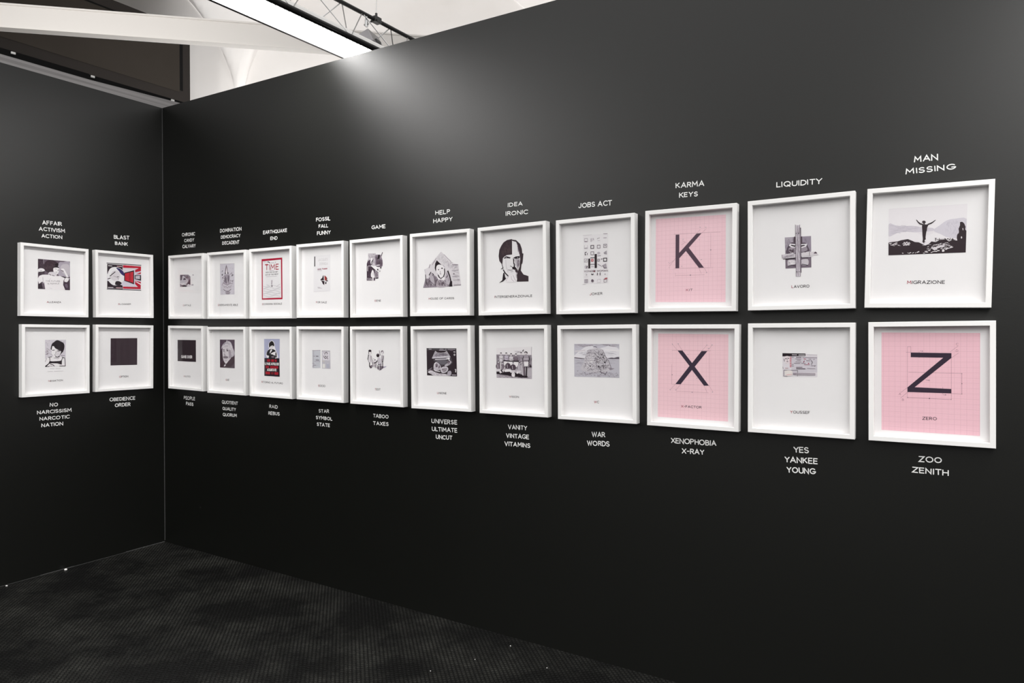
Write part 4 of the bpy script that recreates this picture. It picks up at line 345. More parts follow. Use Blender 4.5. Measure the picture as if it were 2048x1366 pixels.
  [["G",242,204,211,-1592,1855,1503,1831,1507,-1873,-1596,-1871],["s",196,150,162,10,-956,1113,759,1121],["s",196,150,162,10,-954,504,-964,-388],["s",196,150,162,10,-964,-379,735,-372],["s",196,150,162,9,690,1113,719,-398],["s",196,150,162,10,-750,-687,673,-693],["s",196,150,162,10,-697,1107,-931,1372],["s",196,150,162,10,-477,1110,-685,1397],["s",196,150,162,10,364,1102,594,1364],["s",196,150,162,9,617,1106,814,1367],["s",196,150,162,9,688,-383,868,-643],["s",196,150,162,10,476,-392,610,-671],["s",196,150,162,10,-553,-371,-766,-639],["s",196,150,162,10,-791,-371,-1023,-634],["p",62,52,68,-697,1107,-477,1110,-51,575,364,1102,617,1106,69,419,688,-383,476,-392,-56,272,-553,-371,-791,-371,-164,444],["p",128,115,125,-922,35,-923,27,-928,21,-934,16,-942,15,-950,16,-956,20,-960,26,-962,33,-960,41,-956,47,-950,52,-942,54,-934,52,-928,48,-923,42],["p",128,115,125,-20,-697,-21,-705,-25,-711,-32,-716,-39,-717,-46,-716,-53,-713,-57,-706,-58,-699,-57,-692,-53,-685,-47,-681,-39,-679,-32,-680,-25,-684,-21,-690],["s",166,157,166,20,-957,1404,-917,1372],["s",166,157,166,20,-699,1413,-643,1398],["s",166,157,166,19,569,1370,616,1364],["s",166,157,166,19,789,1379,846,1367],["s",166,157,166,19,632,1232,702,1221],["s",166,157,166,20,-1056,-629,-999,-640],["s",166,157,166,20,-800,-624,-743,-638],["s",166,157,166,19,815,-645,862,-659],["s",166,157,166,19,-257,938,-215,932],["s",166,157,166,19,145,-72,193,-77]],
  ['t', 60, 50, 58, 'X-FACTOR', -532, -1395, 375, -1390, 109, 0.13], [['XENOPHOBIA', 38229, 10686, 40238, 10733, 234], ['X-RAY', 38736, 10277, 39732, 10307, 225]]),
 ('LAVORO', 'R', 4.3574, 1.8814, 0.0114,
  [["p",176,168,178,-601,689,390,671,401,-575,-572,-572],["p",158,148,162,29,676,390,671,398,85,49,108],["h",146,136,150,15,60,260,85,20,-597,662,-199,676,-199,36,-576,60],["h",138,128,142,15,60,192,85,20,50,657,377,654,387,-570,70,-553],["p",84,70,80,-261,659,-243,691,-217,701,-199,676,-192,592,-192,470,-199,389,-217,374,-243,397,-261,438,-268,506,-268,595],["p",92,80,92,-481,321,-442,386,-394,438,-345,466,-286,474,-222,459,-178,410,-163,297,-166,144,-178,35,-192,1,-216,8,-262,18,-356,12,-477,10,-555,37,-560,116,-524,228],["p",92,80,92,8,397,60,432,133,427,194,405,229,374,254,325,275,268,308,194,338,108,326,46,237,9,103,-6,8,23,-22,130,-17,286],["p",172,162,172,-460,208,-437,244,-392,274,-345,289,-294,286,-237,268,-199,235,-181,171,-180,90,-199,36,-251,26,-326,43,-387,70,-426,110,-454,163],["p",160,150,160,29,241,75,270,141,282,193,274,232,232,259,167,255,116,193,83,97,61,29,65,6,112,8,186],["s",240,236,240,47,-188,278,-324,288,-412,349,-387,403,-199,363],["s",240,236,240,47,-2,353,214,349,193,285,29,241],["s",40,31,37,47,-345,355,-199,297],["s",40,31,37,43,29,303,142,317],["s",222,216,221,30,-439,96,-282,41],["h",84,70,80,15,30,130,40,40,-450,230,-199,213,-199,36,-450,52],["p",120,108,120,-576,-162,397,-133,401,-575,-572,-572],["p",206,200,206,-488,-256,-453,-231,-400,-227,-345,-231,-286,-237,-222,-251,-178,-274,-157,-314,-154,-366,-179,-407,-250,-431,-352,-447,-429,-459,-463,-477,-475,-491,-482,-479,-493,-416,-499,-324],["p",206,200,206,8,-263,85,-237,196,-228,275,-246,304,-314,303,-411,275,-476,204,-489,102,-473,28,-441,-6,-387,-15,-315],["s",40,31,37,30,-576,-207,-199,-185],["s",40,31,37,26,-482,-483,-345,-453,-189,-484],["s",40,31,37,26,49,-431,275,-487],["s",128,115,125,26,-524,-254,-524,-521],["s",128,115,125,25,326,-217,336,-545],["s",84,70,80,35,-440,-330,-387,-333],["h",243,239,241,17,20,130,0,10,-450,-258,-199,-273,-199,-406,-429,-415],["p",214,208,214,-720,-8,-303,38,-195,-13,-195,-145,-283,-158,-682,-174,-707,-132],["s",128,115,125,15,-703,-9,-686,-155],["s",40,31,37,26,-661,-184,-199,-167],["p",222,216,220,8,27,316,64,357,44,570,41,665,-102,357,-109,8,-114],["s",84,70,80,17,332,45,336,-108],["p",84,70,80,550,42,620,-17,600,-42,479,-34],["s",84,70,80,26,152,40,214,58],["s",232,228,232,38,49,-138,462,-138],["s",40,31,37,19,29,-177,275,-192],["h",166,157,166,13,30,174,-8,6,-682,-22,-199,-8,-220,-139,-682,-156],["s",90,78,90,38,-4,1035,12,-770],["s",84,70,80,72,25,681,33,373],["p",205,198,206,-202,1175,-177,1149,-53,1138,-20,1164,-8,684,3,-924,-162,-916,-186,477],["h",160,150,160,13,50,300,88,6,-177,1138,-32,1126,-13,-857,-154,-850],["s",84,70,80,13,-194,1172,-166,-911],["s",128,115,125,13,-28,1158,-5,-912],["s",128,115,125,11,-111,1132,-88,-897],["p",40,31,37,-144,820,-146,813,-149,808,-155,804,-161,804,-167,805,-173,810,-176,816,-178,823,-176,829,-173,835,-167,838,-161,839,-155,837,-149,833,-146,827],["p",40,31,37,-51,812,-53,805,-57,799,-63,795,-70,794,-77,796,-83,801,-87,808,-88,815,-87,823,-83,829,-77,833,-70,834,-63,832,-57,827,-53,820],["p",40,31,37,-119,-730,-120,-738,-124,-744,-130,-748,-137,-749,-144,-747,-151,-743,-155,-736,-156,-728,-155,-721,-150,-715,-144,-711,-137,-709,-130,-711,-124,-716,-120,-723],["p",40,31,37,-34,-728,-35,-735,-39,-740,-44,-744,-50,-745,-57,-743,-62,-739,-66,-733,-67,-726,-66,-720,-62,-714,-57,-710,-50,-709,-44,-711,-39,-715,-35,-721]],
  ['t', 60, 50, 58, 'LAVORO', -346, -1375, 332, -1375, 115, 0.13], [['LIQUIDITY', 42580, 21569, 44322, 21551, 223]]),
 ('MIGRAZIONE', 'R', 4.7945, 1.8832, -0.01104,
  [["p",234,229,233,-1251,-271,-1278,1483,1207,1479,1207,1479,1205,867,1187,514,1184,-246,-821,-269],["p",240,236,239,-1271,1469,1201,1469,1205,1020,1204,662,-1257,552],["p",214,208,217,-1274,880,-1265,919,-1212,937,-1131,893,-1051,854,-982,836,-908,820,-821,808,-710,804,-580,804,-459,796,-352,775,-247,745,-145,720,-31,705,85,694,164,676,207,644,216,604,167,574,28,560,-176,555,-364,554,-512,560,-653,570,-793,565,-959,515,-1134,448,-1254,448,-1268,486],["p",240,236,239,-1246,290,-1249,421,-953,574,-635,595,-318,525,-137,387,169,472,433,356,482,151],["h",200,194,204,12,50,198,5,10,-1260,906,-279,754,-276,600,-1251,500],["p",216,211,220,188,598,223,651,302,709,380,764,447,823,518,882,592,927,670,954,754,968,848,973,973,988,1113,995,1205,938,1202,314,1066,255,867,263,694,291,566,334,456,400,366,461,283,508,214,552],["h",202,197,208,12,70,141,80,40,403,712,593,902,849,948,1188,913,1201,364,692,342],["p",240,236,239,168,523,388,460,586,322,929,254,932,128,177,166],["p",52,41,46,-1263,212,-1152,233,-968,244,-855,283,-628,315,-469,237,-400,195,-266,176,-175,120,-63,50,47,96,132,189,264,162,393,231,587,247,675,166,803,210,931,179,927,329,977,477,963,603,1003,725,1000,838,1063,851,1127,792,1173,665,1165,566,1203,514,1200,-259,1200,-259,-1252,-266],["h",225,219,222,22,34,84,-12,30,-1244,185,-853,218,-490,200,-577,75,-1195,78],["h",232,226,229,24,46,83,-14,40,-889,-197,-169,-150,180,13,808,9,704,-137,55,-236,-797,-240],["h",210,203,207,19,34,120,-14,20,-174,56,654,142,786,10,50,-57],["p",222,216,221,165,-75,183,-56,222,-38,269,-21,323,-2,387,17,441,26,494,23,541,11,550,-4,499,-23,409,-47,335,-70,297,-99,273,-129,250,-143,215,-130,179,-102],["p",243,239,241,553,-163,552,-175,546,-187,534,-197,519,-204,502,-206,487,-203,476,-196,470,-186,470,-173,477,-161,488,-151,504,-145,520,-143,535,-145,547,-153],["s",222,216,221,28,596,-107,809,-47],["p",222,216,221,1079,283,1078,268,1074,255,1068,247,1061,244,1053,248,1047,257,1043,270,1041,285,1042,301,1046,313,1052,322,1059,324,1066,321,1073,312,1077,299],["s",222,216,221,21,1090,620,1102,544],["s",52,41,46,19,372,207,383,295],["s",52,41,46,19,264,187,250,315],["s",52,41,46,16,761,162,769,262],["s",52,41,46,19,545,224,554,286],["h",52,41,46,17,40,52,80,60,239,316,886,269,889,168,241,201],["p",52,41,46,917,330,922,370,933,408,946,428,965,427,986,409,1001,375,1005,312,1003,230,995,175,976,164,950,179,931,204,921,239,916,287],["p",52,41,46,-178,814,-162,833,-134,830,-103,825,-62,824,-14,820,16,807,17,782,1,747,-12,712,-17,680,-21,646,-25,611,-32,571,-40,527,-47,484,-50,441,-53,397,-57,357,-63,319,-70,284,-76,256,-83,237,-89,225,-89,215,-78,205,-61,195,-53,188,-61,185,-79,183,-92,177,-96,159,-97,136,-100,124,-107,132,-118,150,-127,166,-138,170,-148,172,-154,183,-153,208,-147,244,-144,285,-147,331,-153,384,-158,439,-162,496,-166,558,-169,619,-176,689,-182,763],["p",52,41,46,-165,808,-248,829,-316,900,-377,1012,-357,1018,-293,935,-224,876,-144,848],["p",52,41,46,12,797,112,832,181,886,251,963,236,974,167,920,89,874,-15,840],["p",52,41,46,-51,305,-52,286,-54,269,-58,259,-63,255,-68,259,-73,270,-76,287,-78,307,-77,326,-75,343,-71,354,-66,357,-60,353,-56,342,-53,325],["p",52,41,46,-70,920,-74,904,-86,890,-103,882,-125,880,-146,885,-164,895,-176,910,-181,927,-177,944,-166,957,-148,965,-127,967,-105,963,-87,952,-75,937],["p",52,41,46,-150,910,-151,902,-155,896,-160,892,-167,891,-174,893,-180,897,-184,904,-185,912,-184,920,-180,926,-175,930,-168,932,-161,930,-155,925,-151,918],["p",52,41,46,-61,904,-62,896,-66,890,-71,886,-78,885,-85,887,-91,892,-95,899,-96,906,-95,914,-92,921,-86,925,-79,926,-72,924,-67,919,-63,912],["p",52,41,46,-87,885,-89,869,-96,855,-107,847,-119,844,-132,848,-143,858,-151,873,-154,890,-151,906,-145,920,-134,929,-121,931,-109,927,-98,917,-90,902],["s",52,41,46,38,-117,859,-111,795],["p",52,41,46,-17,615,-18,606,-22,598,-28,592,-36,591,-43,593,-50,599,-55,608,-56,618,-55,627,-51,635,-45,641,-37,642,-29,640,-23,634,-18,625]],
  ['t', 60, 50, 58, 'MIGRAZIONE', -618, -1362, 590, -1374, 128, 0.13], [['MAN', 47472, 22010, 48241, 22008, 230], ['MISSING', 47216, 21585, 48785, 21611, 214]]),
 ('YOUSSEF', 'R', 4.3627, 1.377, 0.00815,
  [["p",230,225,230,-689,1030,620,1004,627,98,-683,85],["p",214,209,217,-358,912,616,906,622,283,-346,256],["p",44,35,41,-693,1034,184,1029,184,928,-693,900],["s",200,193,200,30,-326,973,-139,971],["s",222,216,221,30,-80,968,161,971],["s",200,193,200,17,223,977,610,974],["s",128,115,125,39,-170,873,27,872],["s",166,157,166,34,69,868,616,865],["p",232,226,230,-653,896,-421,905,-426,622,-620,629],["s",84,70,80,20,-631,807,-616,696],["s",40,31,37,26,-589,808,-532,818],["s",40,31,37,26,-498,832,-435,824],["s",84,70,80,26,-536,697,-473,699],["s",166,157,166,17,-557,619,-441,655],["p",236,224,228,-610,886,-562,917,-486,921,-431,895,-412,823,-412,719,-426,644,-462,612,-515,606,-557,630,-589,703,-613,810],["s",40,31,37,26,-589,804,-526,818],["s",40,31,37,26,-498,827,-435,820],["s",84,70,80,26,-532,693,-473,699],["s",128,115,125,15,-511,798,-507,731],["s",196,48,76,28,-410,874,-347,879],["s",196,48,76,28,-410,809,-347,815],["s",196,48,76,28,-410,744,-347,750],["s",196,48,76,28,-410,680,-347,686],["s",196,48,76,28,-409,615,-347,621],["s",196,48,76,28,-409,551,-346,557],["s",196,48,76,28,-409,486,-346,492],["s",128,115,125,17,-201,811,28,808],["s",128,115,125,17,-148,758,7,755],["s",128,115,125,17,-190,691,28,689],["s",128,115,125,17,-252,636,-13,635],["s",128,115,125,17,-337,875,-253,870],["s",128,115,125,17,213,745,357,742],["s",128,115,125,17,295,813,397,808],["s",128,115,125,17,-336,590,-263,585],["s",128,115,125,17,-336,523,-263,518],["s",128,115,125,17,28,642,193,639],["s",186,80,104,21,120,816,203,809],["s",150,50,84,26,141,744,111,666],["p",170,50,86,322,638,320,629,316,622,308,617,300,615,291,617,284,621,279,628,277,637,279,645,284,652,291,657,300,659,308,658,315,653,320,646],["s",160,90,110,17,131,583,347,583],["s",84,70,80,17,387,771,442,695,408,585],["s",128,115,125,17,388,545,560,557,520,517],["s",128,115,125,17,479,801,529,811],["s",128,115,125,26,-169,470,70,480],["s",84,70,80,28,-168,412,183,417],["s",166,157,166,21,245,436,551,430],["s",128,115,125,13,-673,482,-662,393],["s",176,110,120,15,-588,424,-472,427],["s",84,70,80,15,-641,342,-106,347],["s",84,70,80,13,-637,342,-640,102],["s",84,70,80,13,-112,347,-112,108],["s",128,115,125,13,-651,98,-492,91],["p",236,230,226,-577,317,-503,340,-399,342,-325,324,-297,269,-297,191,-324,134,-398,111,-503,108,-577,127,-605,181,-605,260],["s",220,150,160,20,-535,150,-325,179],["s",166,157,166,47,-283,225,551,229],["s",84,70,80,19,-283,187,-178,194],["s",166,157,166,34,-262,174,551,185],["s",222,216,221,11,-95,201,551,207]],
  ['t', 60, 50, 58, 'YOUSSEF', -394, -1404, 356, -1390, 115, 0.13], [['YES', 43363, 10766, 43952, 10784, 236], ['YANKEE', 43020, 10334, 44282, 10371, 236], ['YOUNG', 43121, 9918, 44199, 9955, 236]]),
 ('ZERO', 'R', 4.8092, 1.3828, 0.01361,
  [["G",238,194,204,-1573,1857,1548,1816,1543,-1869,-1578,-1854],["s",160,118,132,8,-714,1325,-716,-601],["s",160,118,132,8,-714,1318,-603,1319,-603,1095],["s",160,118,132,8,-766,1111,-594,1112],["s",160,118,132,7,676,1090,675,-606],["s",160,118,132,8,-681,362,1006,355],["s",160,118,132,9,998,355,998,-386],["s",160,118,132,7,678,-382,1006,-392],["s",160,118,132,9,-716,-587,675,-600],["s",160,118,132,7,630,1128,886,1352],["s",160,118,132,7,676,914,899,1098],["s",160,118,132,8,-710,-205,-935,-405],["s",160,118,132,8,-716,-387,-935,-610],["s",160,118,132,8,-339,1147,-339,902],["s",160,118,132,7,411,-151,411,-425],["p",58,47,62,-608,1102,676,1090,676,914,-482,-191,675,-216,675,-376,-716,-377,-716,-205,425,920,-609,928],["t",160,118,132,"C",813,1378,886,1371,83,0.1],["t",160,118,132,"D",813,1139,883,1133,83,0.1],["t",160,118,132,"A",-1004,-497,-926,-500,79,0.1],["t",160,118,132,"B",-897,-707,-831,-711,73,0.1],["p",84,70,80,1009,352,1008,347,1006,343,1002,340,998,339,994,340,991,343,988,347,988,352,988,357,991,361,994,364,998,365,1002,364,1006,361,1008,357],["p",84,70,80,1012,-13,1011,-19,1008,-25,1003,-28,998,-30,993,-28,989,-25,986,-20,985,-14,986,-8,989,-3,993,1,998,2,1003,1,1008,-2,1011,-7],["p",84,70,80,1009,-385,1008,-390,1006,-394,1002,-397,998,-398,994,-398,991,-395,988,-391,987,-386,988,-381,991,-377,994,-374,998,-373,1002,-374,1006,-376,1008,-380],["p",84,70,80,7,-590,6,-597,3,-604,-3,-608,-9,-610,-16,-609,-21,-605,-25,-599,-26,-591,-25,-584,-21,-577,-16,-573,-9,-571,-3,-572,3,-576,6,-582],["p",84,70,80,-699,-587,-700,-592,-702,-596,-706,-599,-710,-600,-715,-600,-718,-597,-721,-593,-722,-588,-721,-583,-718,-578,-715,-575,-710,-574,-706,-575,-702,-578,-700,-582],["p",84,70,80,680,-597,680,-602,677,-606,674,-609,670,-610,666,-609,662,-606,660,-602,659,-598,660,-593,662,-588,666,-585,670,-584,674,-585,677,-588,680,-592],["t",128,115,125,"1.6",-297,1137,-212,1134,46,0.16],["t",128,115,125,"1.8",433,-456,515,-459,45,0.16],["t",128,115,125,"1.10",-129,62,-3,59,45,0.16]],
  ['t', 60, 50, 58, 'ZERO', -237, -1393, 226, -1386, 117, 0.13], [['ZOO', 47781, 10829, 48509, 10853, 217], ['ZENITH', 47570, 10415, 48732, 10417, 217]]),
 ('ALLEANZA', 'L', -0.7463, 1.8652, -0.00988,
  [["p",104,90,102,-917,1355,970,1358,972,-504,-915,-529],["p",178,170,182,286,1188,359,1269,464,1281,575,1285,705,1336,775,1358,886,1358,949,1319,970,1194,971,451,963,394,862,314,713,333,576,365,454,362,337,373,261,454,234,672,246,970],["p",200,193,200,523,1125,640,1170,789,1185,895,1129,942,948,950,689,923,505,847,439,734,440,629,482,533,572,440,707,391,831,399,942,448,1051],["p",66,52,62,-917,1355,-539,1355,-538,394,-916,282],["s",166,157,166,37,-585,1345,-584,1054],["s",84,70,80,32,-584,1054,-574,640],["h",90,76,86,21,40,158,80,20,-917,1355,-539,1355,-538,394,-916,282],["p",64,50,58,-539,1114,-496,1189,-435,1260,-361,1311,-267,1338,-155,1348,-52,1339,44,1312,139,1265,207,1209,250,1141,270,1060,260,989,205,933,118,882,52,831,31,774,27,713,0,659,-71,603,-167,550,-258,526,-341,544,-424,591,-488,647,-528,710,-552,785,-564,863,-569,945,-562,1034],["h",86,66,74,19,60,133,60,60,-513,1172,-104,1321,155,1204,-52,878,-258,582,-488,703],["p",243,239,241,0,868,89,891,212,893,299,874,325,826,316,754,300,683,283,608,257,531,221,480,169,462,104,469,52,495,16,545,-11,616,-26,684,-35,752,-33,821],["s",40,31,37,70,-39,885,156,957,299,897],["p",40,31,37,51,1083,106,1127,196,1172,260,1186,280,1145,277,1073,260,1017,225,989,173,975,130,978,89,1002,54,1043],["s",128,115,125,24,65,804,187,797],["s",84,70,80,35,265,792,286,710],["s",128,115,125,24,117,598,221,598],["s",166,157,166,22,221,761,247,678],["p",222,216,221,-322,424,-330,471,-301,526,-258,568,-200,591,-125,602,-52,604,24,601,103,588,156,559,179,499,179,419,156,362,105,340,29,338,-51,347,-148,363,-255,390],["s",40,31,37,32,-283,455,-155,381],["s",84,70,80,32,-103,393,52,355],["p",243,239,241,-916,145,-828,303,-639,386,-309,406,-51,341,365,378,656,258,577,82,556,-174,682,-508,-499,-524,-563,-107,-690,-60,-853,-209,-916,-20],["s",200,193,200,37,-639,220,-614,-165],["s",222,216,221,27,-180,198,-283,23],["s",222,216,221,27,-257,-421,-102,-467],["s",40,31,37,30,471,343,683,274],["p",243,239,241,-916,695,-916,695,-871,737,-803,764,-741,778,-686,780,-632,769,-589,750,-555,719,-530,679,-526,644,-548,619,-591,598,-640,580,-696,565,-761,552,-816,538,-858,508,-893,476,-916,475,-916,475],["s",84,70,80,26,-778,596,-710,635],["s",40,31,37,42,-916,516,-564,563],["p",243,239,241,656,201,687,244,724,287,736,349,705,452,647,578,589,678,531,733,469,766,431,792,426,818,443,839,470,852,506,865,553,872,602,849,655,778,712,675,762,578,806,493,846,408,875,330,893,259,902,191,896,133,873,79,833,33,790,6,734,2,671,16,630,43,623,87,637,145],["s",84,70,80,33,418,743,589,700],["s",128,115,125,22,497,698,523,644],["p",70,55,68,891,132,971,280,972,-504,972,-504,682,-508,556,-188,590,12,790,-3],["p",110,96,112,657,-196,675,-150,721,-114,763,-104,796,-132,828,-187,843,-241,839,-301,818,-363,790,-386,743,-345,686,-264],["p",52,40,50,-916,-213,-853,-222,-710,-122,-568,-495,-915,-524],["s",40,31,37,36,524,327,963,303],["s",243,239,241,22,869,245,966,251],["s",128,115,125,26,-690,-143,-613,-484],["t",84,70,80,"THE FUTURE",-474,-51,371,0,84,0.12],["t",84,70,80,"IS FEMALE",-364,-216,327,-152,84,0.12]],
  ['t', 60, 50, 58, 'ALLEANZA', -409, -1392, 441, -1370, 118, 0.13], [['AFFAIR', -8029, 22213, -6868, 22262, 255], ['ACTIVISM', -8235, 21805, -6694, 21841, 242], ['ACTION', -8092, 21379, -6859, 21424, 230]]),
 ('BLOGGER', 'L', -0.3001, 1.8649, 0.00167,
  [["p",243,239,241,-1130,1483,1285,1503,1251,-318,-1148,-344],["s",58,55,58,54,-1131,1442,1276,1466],["s",58,55,58,49,-1139,-319,1246,-298],["p",214,210,222,-1091,1363,1246,1387,1223,-248,-1107,-288],["p",48,36,44,-1096,1385,-51,1388,-55,915,-1103,708],["p",48,36,44,-1107,244,-451,116,-64,-30,-67,-280,-1112,-274],["p",222,216,221,-52,1249,1085,1247,168,819,-57,776],["p",240,238,240,-1084,682,-1042,834,-969,989,-878,1106,-765,1175,-628,1210,-495,1216,-361,1196,-223,1146,-110,1078,-23,988,43,875,83,758,100,631,93,493,51,366,-35,245,-158,128,-286,42,-420,-15,-566,-45,-698,-35,-821,27,-937,131,-1021,249,-1071,381,-1093,534],["p",52,44,100,-496,1161,-438,1170,-326,1150,-220,1112,-128,1053,-36,974,28,893,62,800,72,700,54,644,-4,656,-92,710,-168,769,-217,825,-259,889,-305,954,-381,1030,-465,1111],["p",222,216,221,-772,867,-675,943,-551,992,-442,999,-351,954,-269,866,-224,765,-220,646,-252,508,-310,400,-405,328,-530,280,-641,271,-741,307,-833,383,-884,476,-881,600,-837,750],["s",40,31,37,54,-937,555,-773,702,-553,895],["s",40,31,37,54,-1074,355,-884,449],["p",40,31,37,-532,222,-472,255,-389,268,-311,262,-233,232,-154,182,-118,134,-143,90,-210,46,-286,14,-380,-7,-489,-17,-561,0,-581,62,-567,153],["s",166,157,166,33,-692,597,-392,506,-338,343],["s",40,31,37,39,-446,558,-308,566],["p",190,28,52,-23,1390,1255,1387,1243,1060,828,947,830,1116,1085,1247,-25,1201],["p",190,28,52,827,778,1243,989,1241,861,879,795],["p",190,28,52,-37,-98,1015,-74,815,128,817,354,1228,292,1217,-220,-38,-237],["p",243,239,241,845,285,1226,79,1226,164,874,315],["p",40,34,40,792,747,1249,776,1246,378,789,465],["p",200,196,205,849,694,1167,729,1165,487,847,497],["p",45,32,40,56,867,752,1083,743,96,51,310],["p",208,40,58,117,810,685,979,678,200,113,347],["s",120,30,40,22,224,837,219,320],["s",120,30,40,23,337,869,332,293],["s",70,24,34,45,456,905,450,254],["s",120,30,40,23,579,941,573,228],["s",243,239,241,43,-1038,1272,-768,1273],["s",240,200,205,44,-440,1275,-94,1279],["s",243,239,241,43,-1066,-204,-700,-205],["s",240,200,205,44,-509,-204,-108,-199]],
  ['t', 60, 50, 58, 'BLOGGER', -368, -1373, 510, -1351, 112, 0.13], [['BLAST', -3567, 21803, -2479, 21849, 263], ['BANK', -3486, 21388, -2596, 21419, 237]]),
 ('NEGATION', 'L', -0.7434, 1.3644, -0.00825,
  [["p",216,210,218,-583,1282,32,1283,662,1284,627,-436,-580,-437],["h",166,157,166,17,60,171,10,40,-579,1264,650,1258,613,294,-568,220],["h",128,115,125,22,12,147,10,20,-579,679,-345,675,-369,317,-556,322],["s",128,115,125,35,346,275,588,256],["p",243,239,241,-580,67,-369,202,-133,235,249,173,467,194,613,86,627,-431,-580,-432],["p",40,31,37,-227,647,-244,661,-255,688,-256,737,-240,826,-212,941,-180,1031,-142,1080,-98,1109,-61,1133,-37,1160,-17,1183,10,1205,51,1229,100,1253,154,1261,214,1245,282,1213,346,1177,412,1142,479,1102,528,1051,556,983,570,901,569,816,554,720,524,616,491,531,455,476,413,436,370,391,323,324,272,250,225,200,174,175,124,172,105,203,149,283,224,400,250,510,179,607,58,701,-37,773,-86,822,-113,851,-132,851,-144,805,-147,729,-156,672,-178,648,-205,641],["p",243,239,241,-199,595,-191,695,-174,803,-151,877,-118,902,-76,896,-37,876,-12,840,13,787,58,740,149,707,265,676,346,638,371,584,364,520,346,456,323,390,288,320,249,264,206,221,156,187,105,172,50,178,-9,202,-62,233,-108,267,-150,311,-180,364,-196,431,-201,512],["p",40,31,37,-156,903,-148,944,-119,997,-61,1030,44,1040,184,1032,298,1001,379,938,440,850,467,765,451,677,402,588,346,539,286,552,216,605,154,654,100,687,50,719,10,751,-18,790,-39,831,-61,863,-98,878,-138,886],["p",222,216,221,106,538,169,578,263,586,322,560,321,481,287,364,249,277,210,230,164,209,129,228,106,314,92,444],["s",40,31,37,42,-168,621,-19,628],["s",40,31,37,42,118,577,278,556],["s",84,70,80,22,46,720,346,612],["s",84,70,80,22,63,565,53,410],["s",84,70,80,20,-2,425,58,397],["s",40,31,37,30,-38,335,22,295,82,307],["s",40,31,37,55,10,205,153,171,273,199],["s",40,31,37,39,-404,170,-180,205],["s",40,31,37,34,-317,150,-294,-74],["s",40,31,37,38,467,142,365,-94],["s",40,31,37,40,406,175,601,86],["s",40,31,37,38,588,60,617,-415],["s",166,157,166,35,-85,131,153,73,249,96],["p",40,31,37,-317,-63,-157,-88,249,-80,413,-39,404,-311,345,-309,153,-232,-157,-212,-346,-246,-463,-375,-575,-422,-568,-356,-393,-224],["p",243,239,241,-369,-297,-330,-269,-270,-247,-181,-239,-29,-247,160,-268,297,-294,361,-328,378,-368,345,-400,249,-419,102,-431,-38,-437,-171,-441,-305,-438,-393,-424,-419,-388,-403,-338],["s",84,70,80,49,-275,-287,-133,-305,-38,-406],["s",128,115,125,25,-369,-374,-133,-403],["s",40,31,37,43,261,-402,632,-415],["s",40,31,37,34,-580,-417,-346,-415],["s",128,115,125,24,-580,-111,-486,116],["s",200,193,200,22,-299,-555,-38,-561],["s",200,193,200,22,33,-561,345,-563],["s",200,193,200,20,-440,-724,-133,-729],["s",200,193,200,20,-62,-724,491,-730]],
  ['t', 60, 50, 58, 'NEGATION', -389, -1391, 471, -1379, 108, 0.13], [['NO', -7707, 10665, -7228, 10638, 244], ['NARCISSISM', -8455, 10244, -6405, 10212, 232], ['NARCOTIC', -8322, 9821, -6525, 9788, 232], ['NATION', -8200, 9402, -6918, 9385, 232]]),
 ('OPTION', 'L', -0.3042, 1.3645, -0.01057,
  [["p",58,45,52,-881,1332,973,1345,966,-541,-883,-525]],
  ['t', 60, 50, 58, 'OPTION', -284, -1393, 339, -1390, 132, 0.13], [['OBEDIENCE', -3945, 10656, -2157, 10633, 252], ['ORDER', -3593, 10244, -2499, 10220, 252]]),
]
# ------------------------------------------------------------------ setting
H = 3.1652
def struct(name, mb, m, smooth=False): return tag(mb.build(name, m, None, smooth), kind='structure')
b = MB(); b.box((-9, -9, -.08), (11, 13, 0)); floor = struct('floor', b, M['floor'])
b = MB(); b.box((0, 0, 0), (8.5, .05, H)); wall_right = struct('wall_right', b, M['wall'])
b = MB(); b.box((-.06, -6.0, 0), (0, .5, H)); wall_left = struct('wall_left', b, M['wall'])
# pale sealant bead in the inside corner of the two booth walls
b = MB(); b.box((.0002, -.0034, .012), (.0034, -.0002, H)); tag(b.build('trim_1', M['corner']), kind='structure')
# glints put into a broken pale strip where the left wall meets the floor
b = MB()
rnd = random.Random(4); y = -3.2
while y < -.01:
    l = rnd.uniform(.05, .3); b.box((.0003, y, .0), (.0026, min(y + l + .001, -.005), rnd.uniform(.0008, .0048))); y += l
tag(b.build('wall_foot_glint', M['corner']), kind='structure')
# far hall wall and groin vault
BH = Vector((.743, .669, 0)); VN = Vector((.669, -.743, 0))
P0 = CP + (CF + CR * ((481 - 1024) / 1400.65)) * 10.0; ZS = 4.42; RV = 2.55
def vz(u, v):
    f = lambda t: math.sqrt(max(0, 1 - ((t / RV) % 2 - 1) ** 2))
    return ZS + RV * max(f(u), f(v))
b = MB(); nu, nv = 250, 84; u0, u1, v0, v1 = -11.0, 9.0, 0.0, 6.6
for i in range(nu + 1):
    for j in range(nv + 1):
        u = u0 + (u1 - u0) * i / nu; v = v0 + (v1 - v0) * j / nv; q = P0 + BH * u + VN * v
        b.v.append((q.x, q.y, vz(u, v)))
for i in range(nu):
    for j in range(nv):
        k = i * (nv + 1) + j; b.f.append((k, k + 1, k + nv + 2, k + nv + 1)); b.m.append(0); b.c.append(None)
struct('ceiling', b, M['plaster'], True)
b = MB(); q0 = P0 + BH * u0 - VN * .01; q1 = P0 + BH * u1 - VN * .01; t_ = -VN * .3
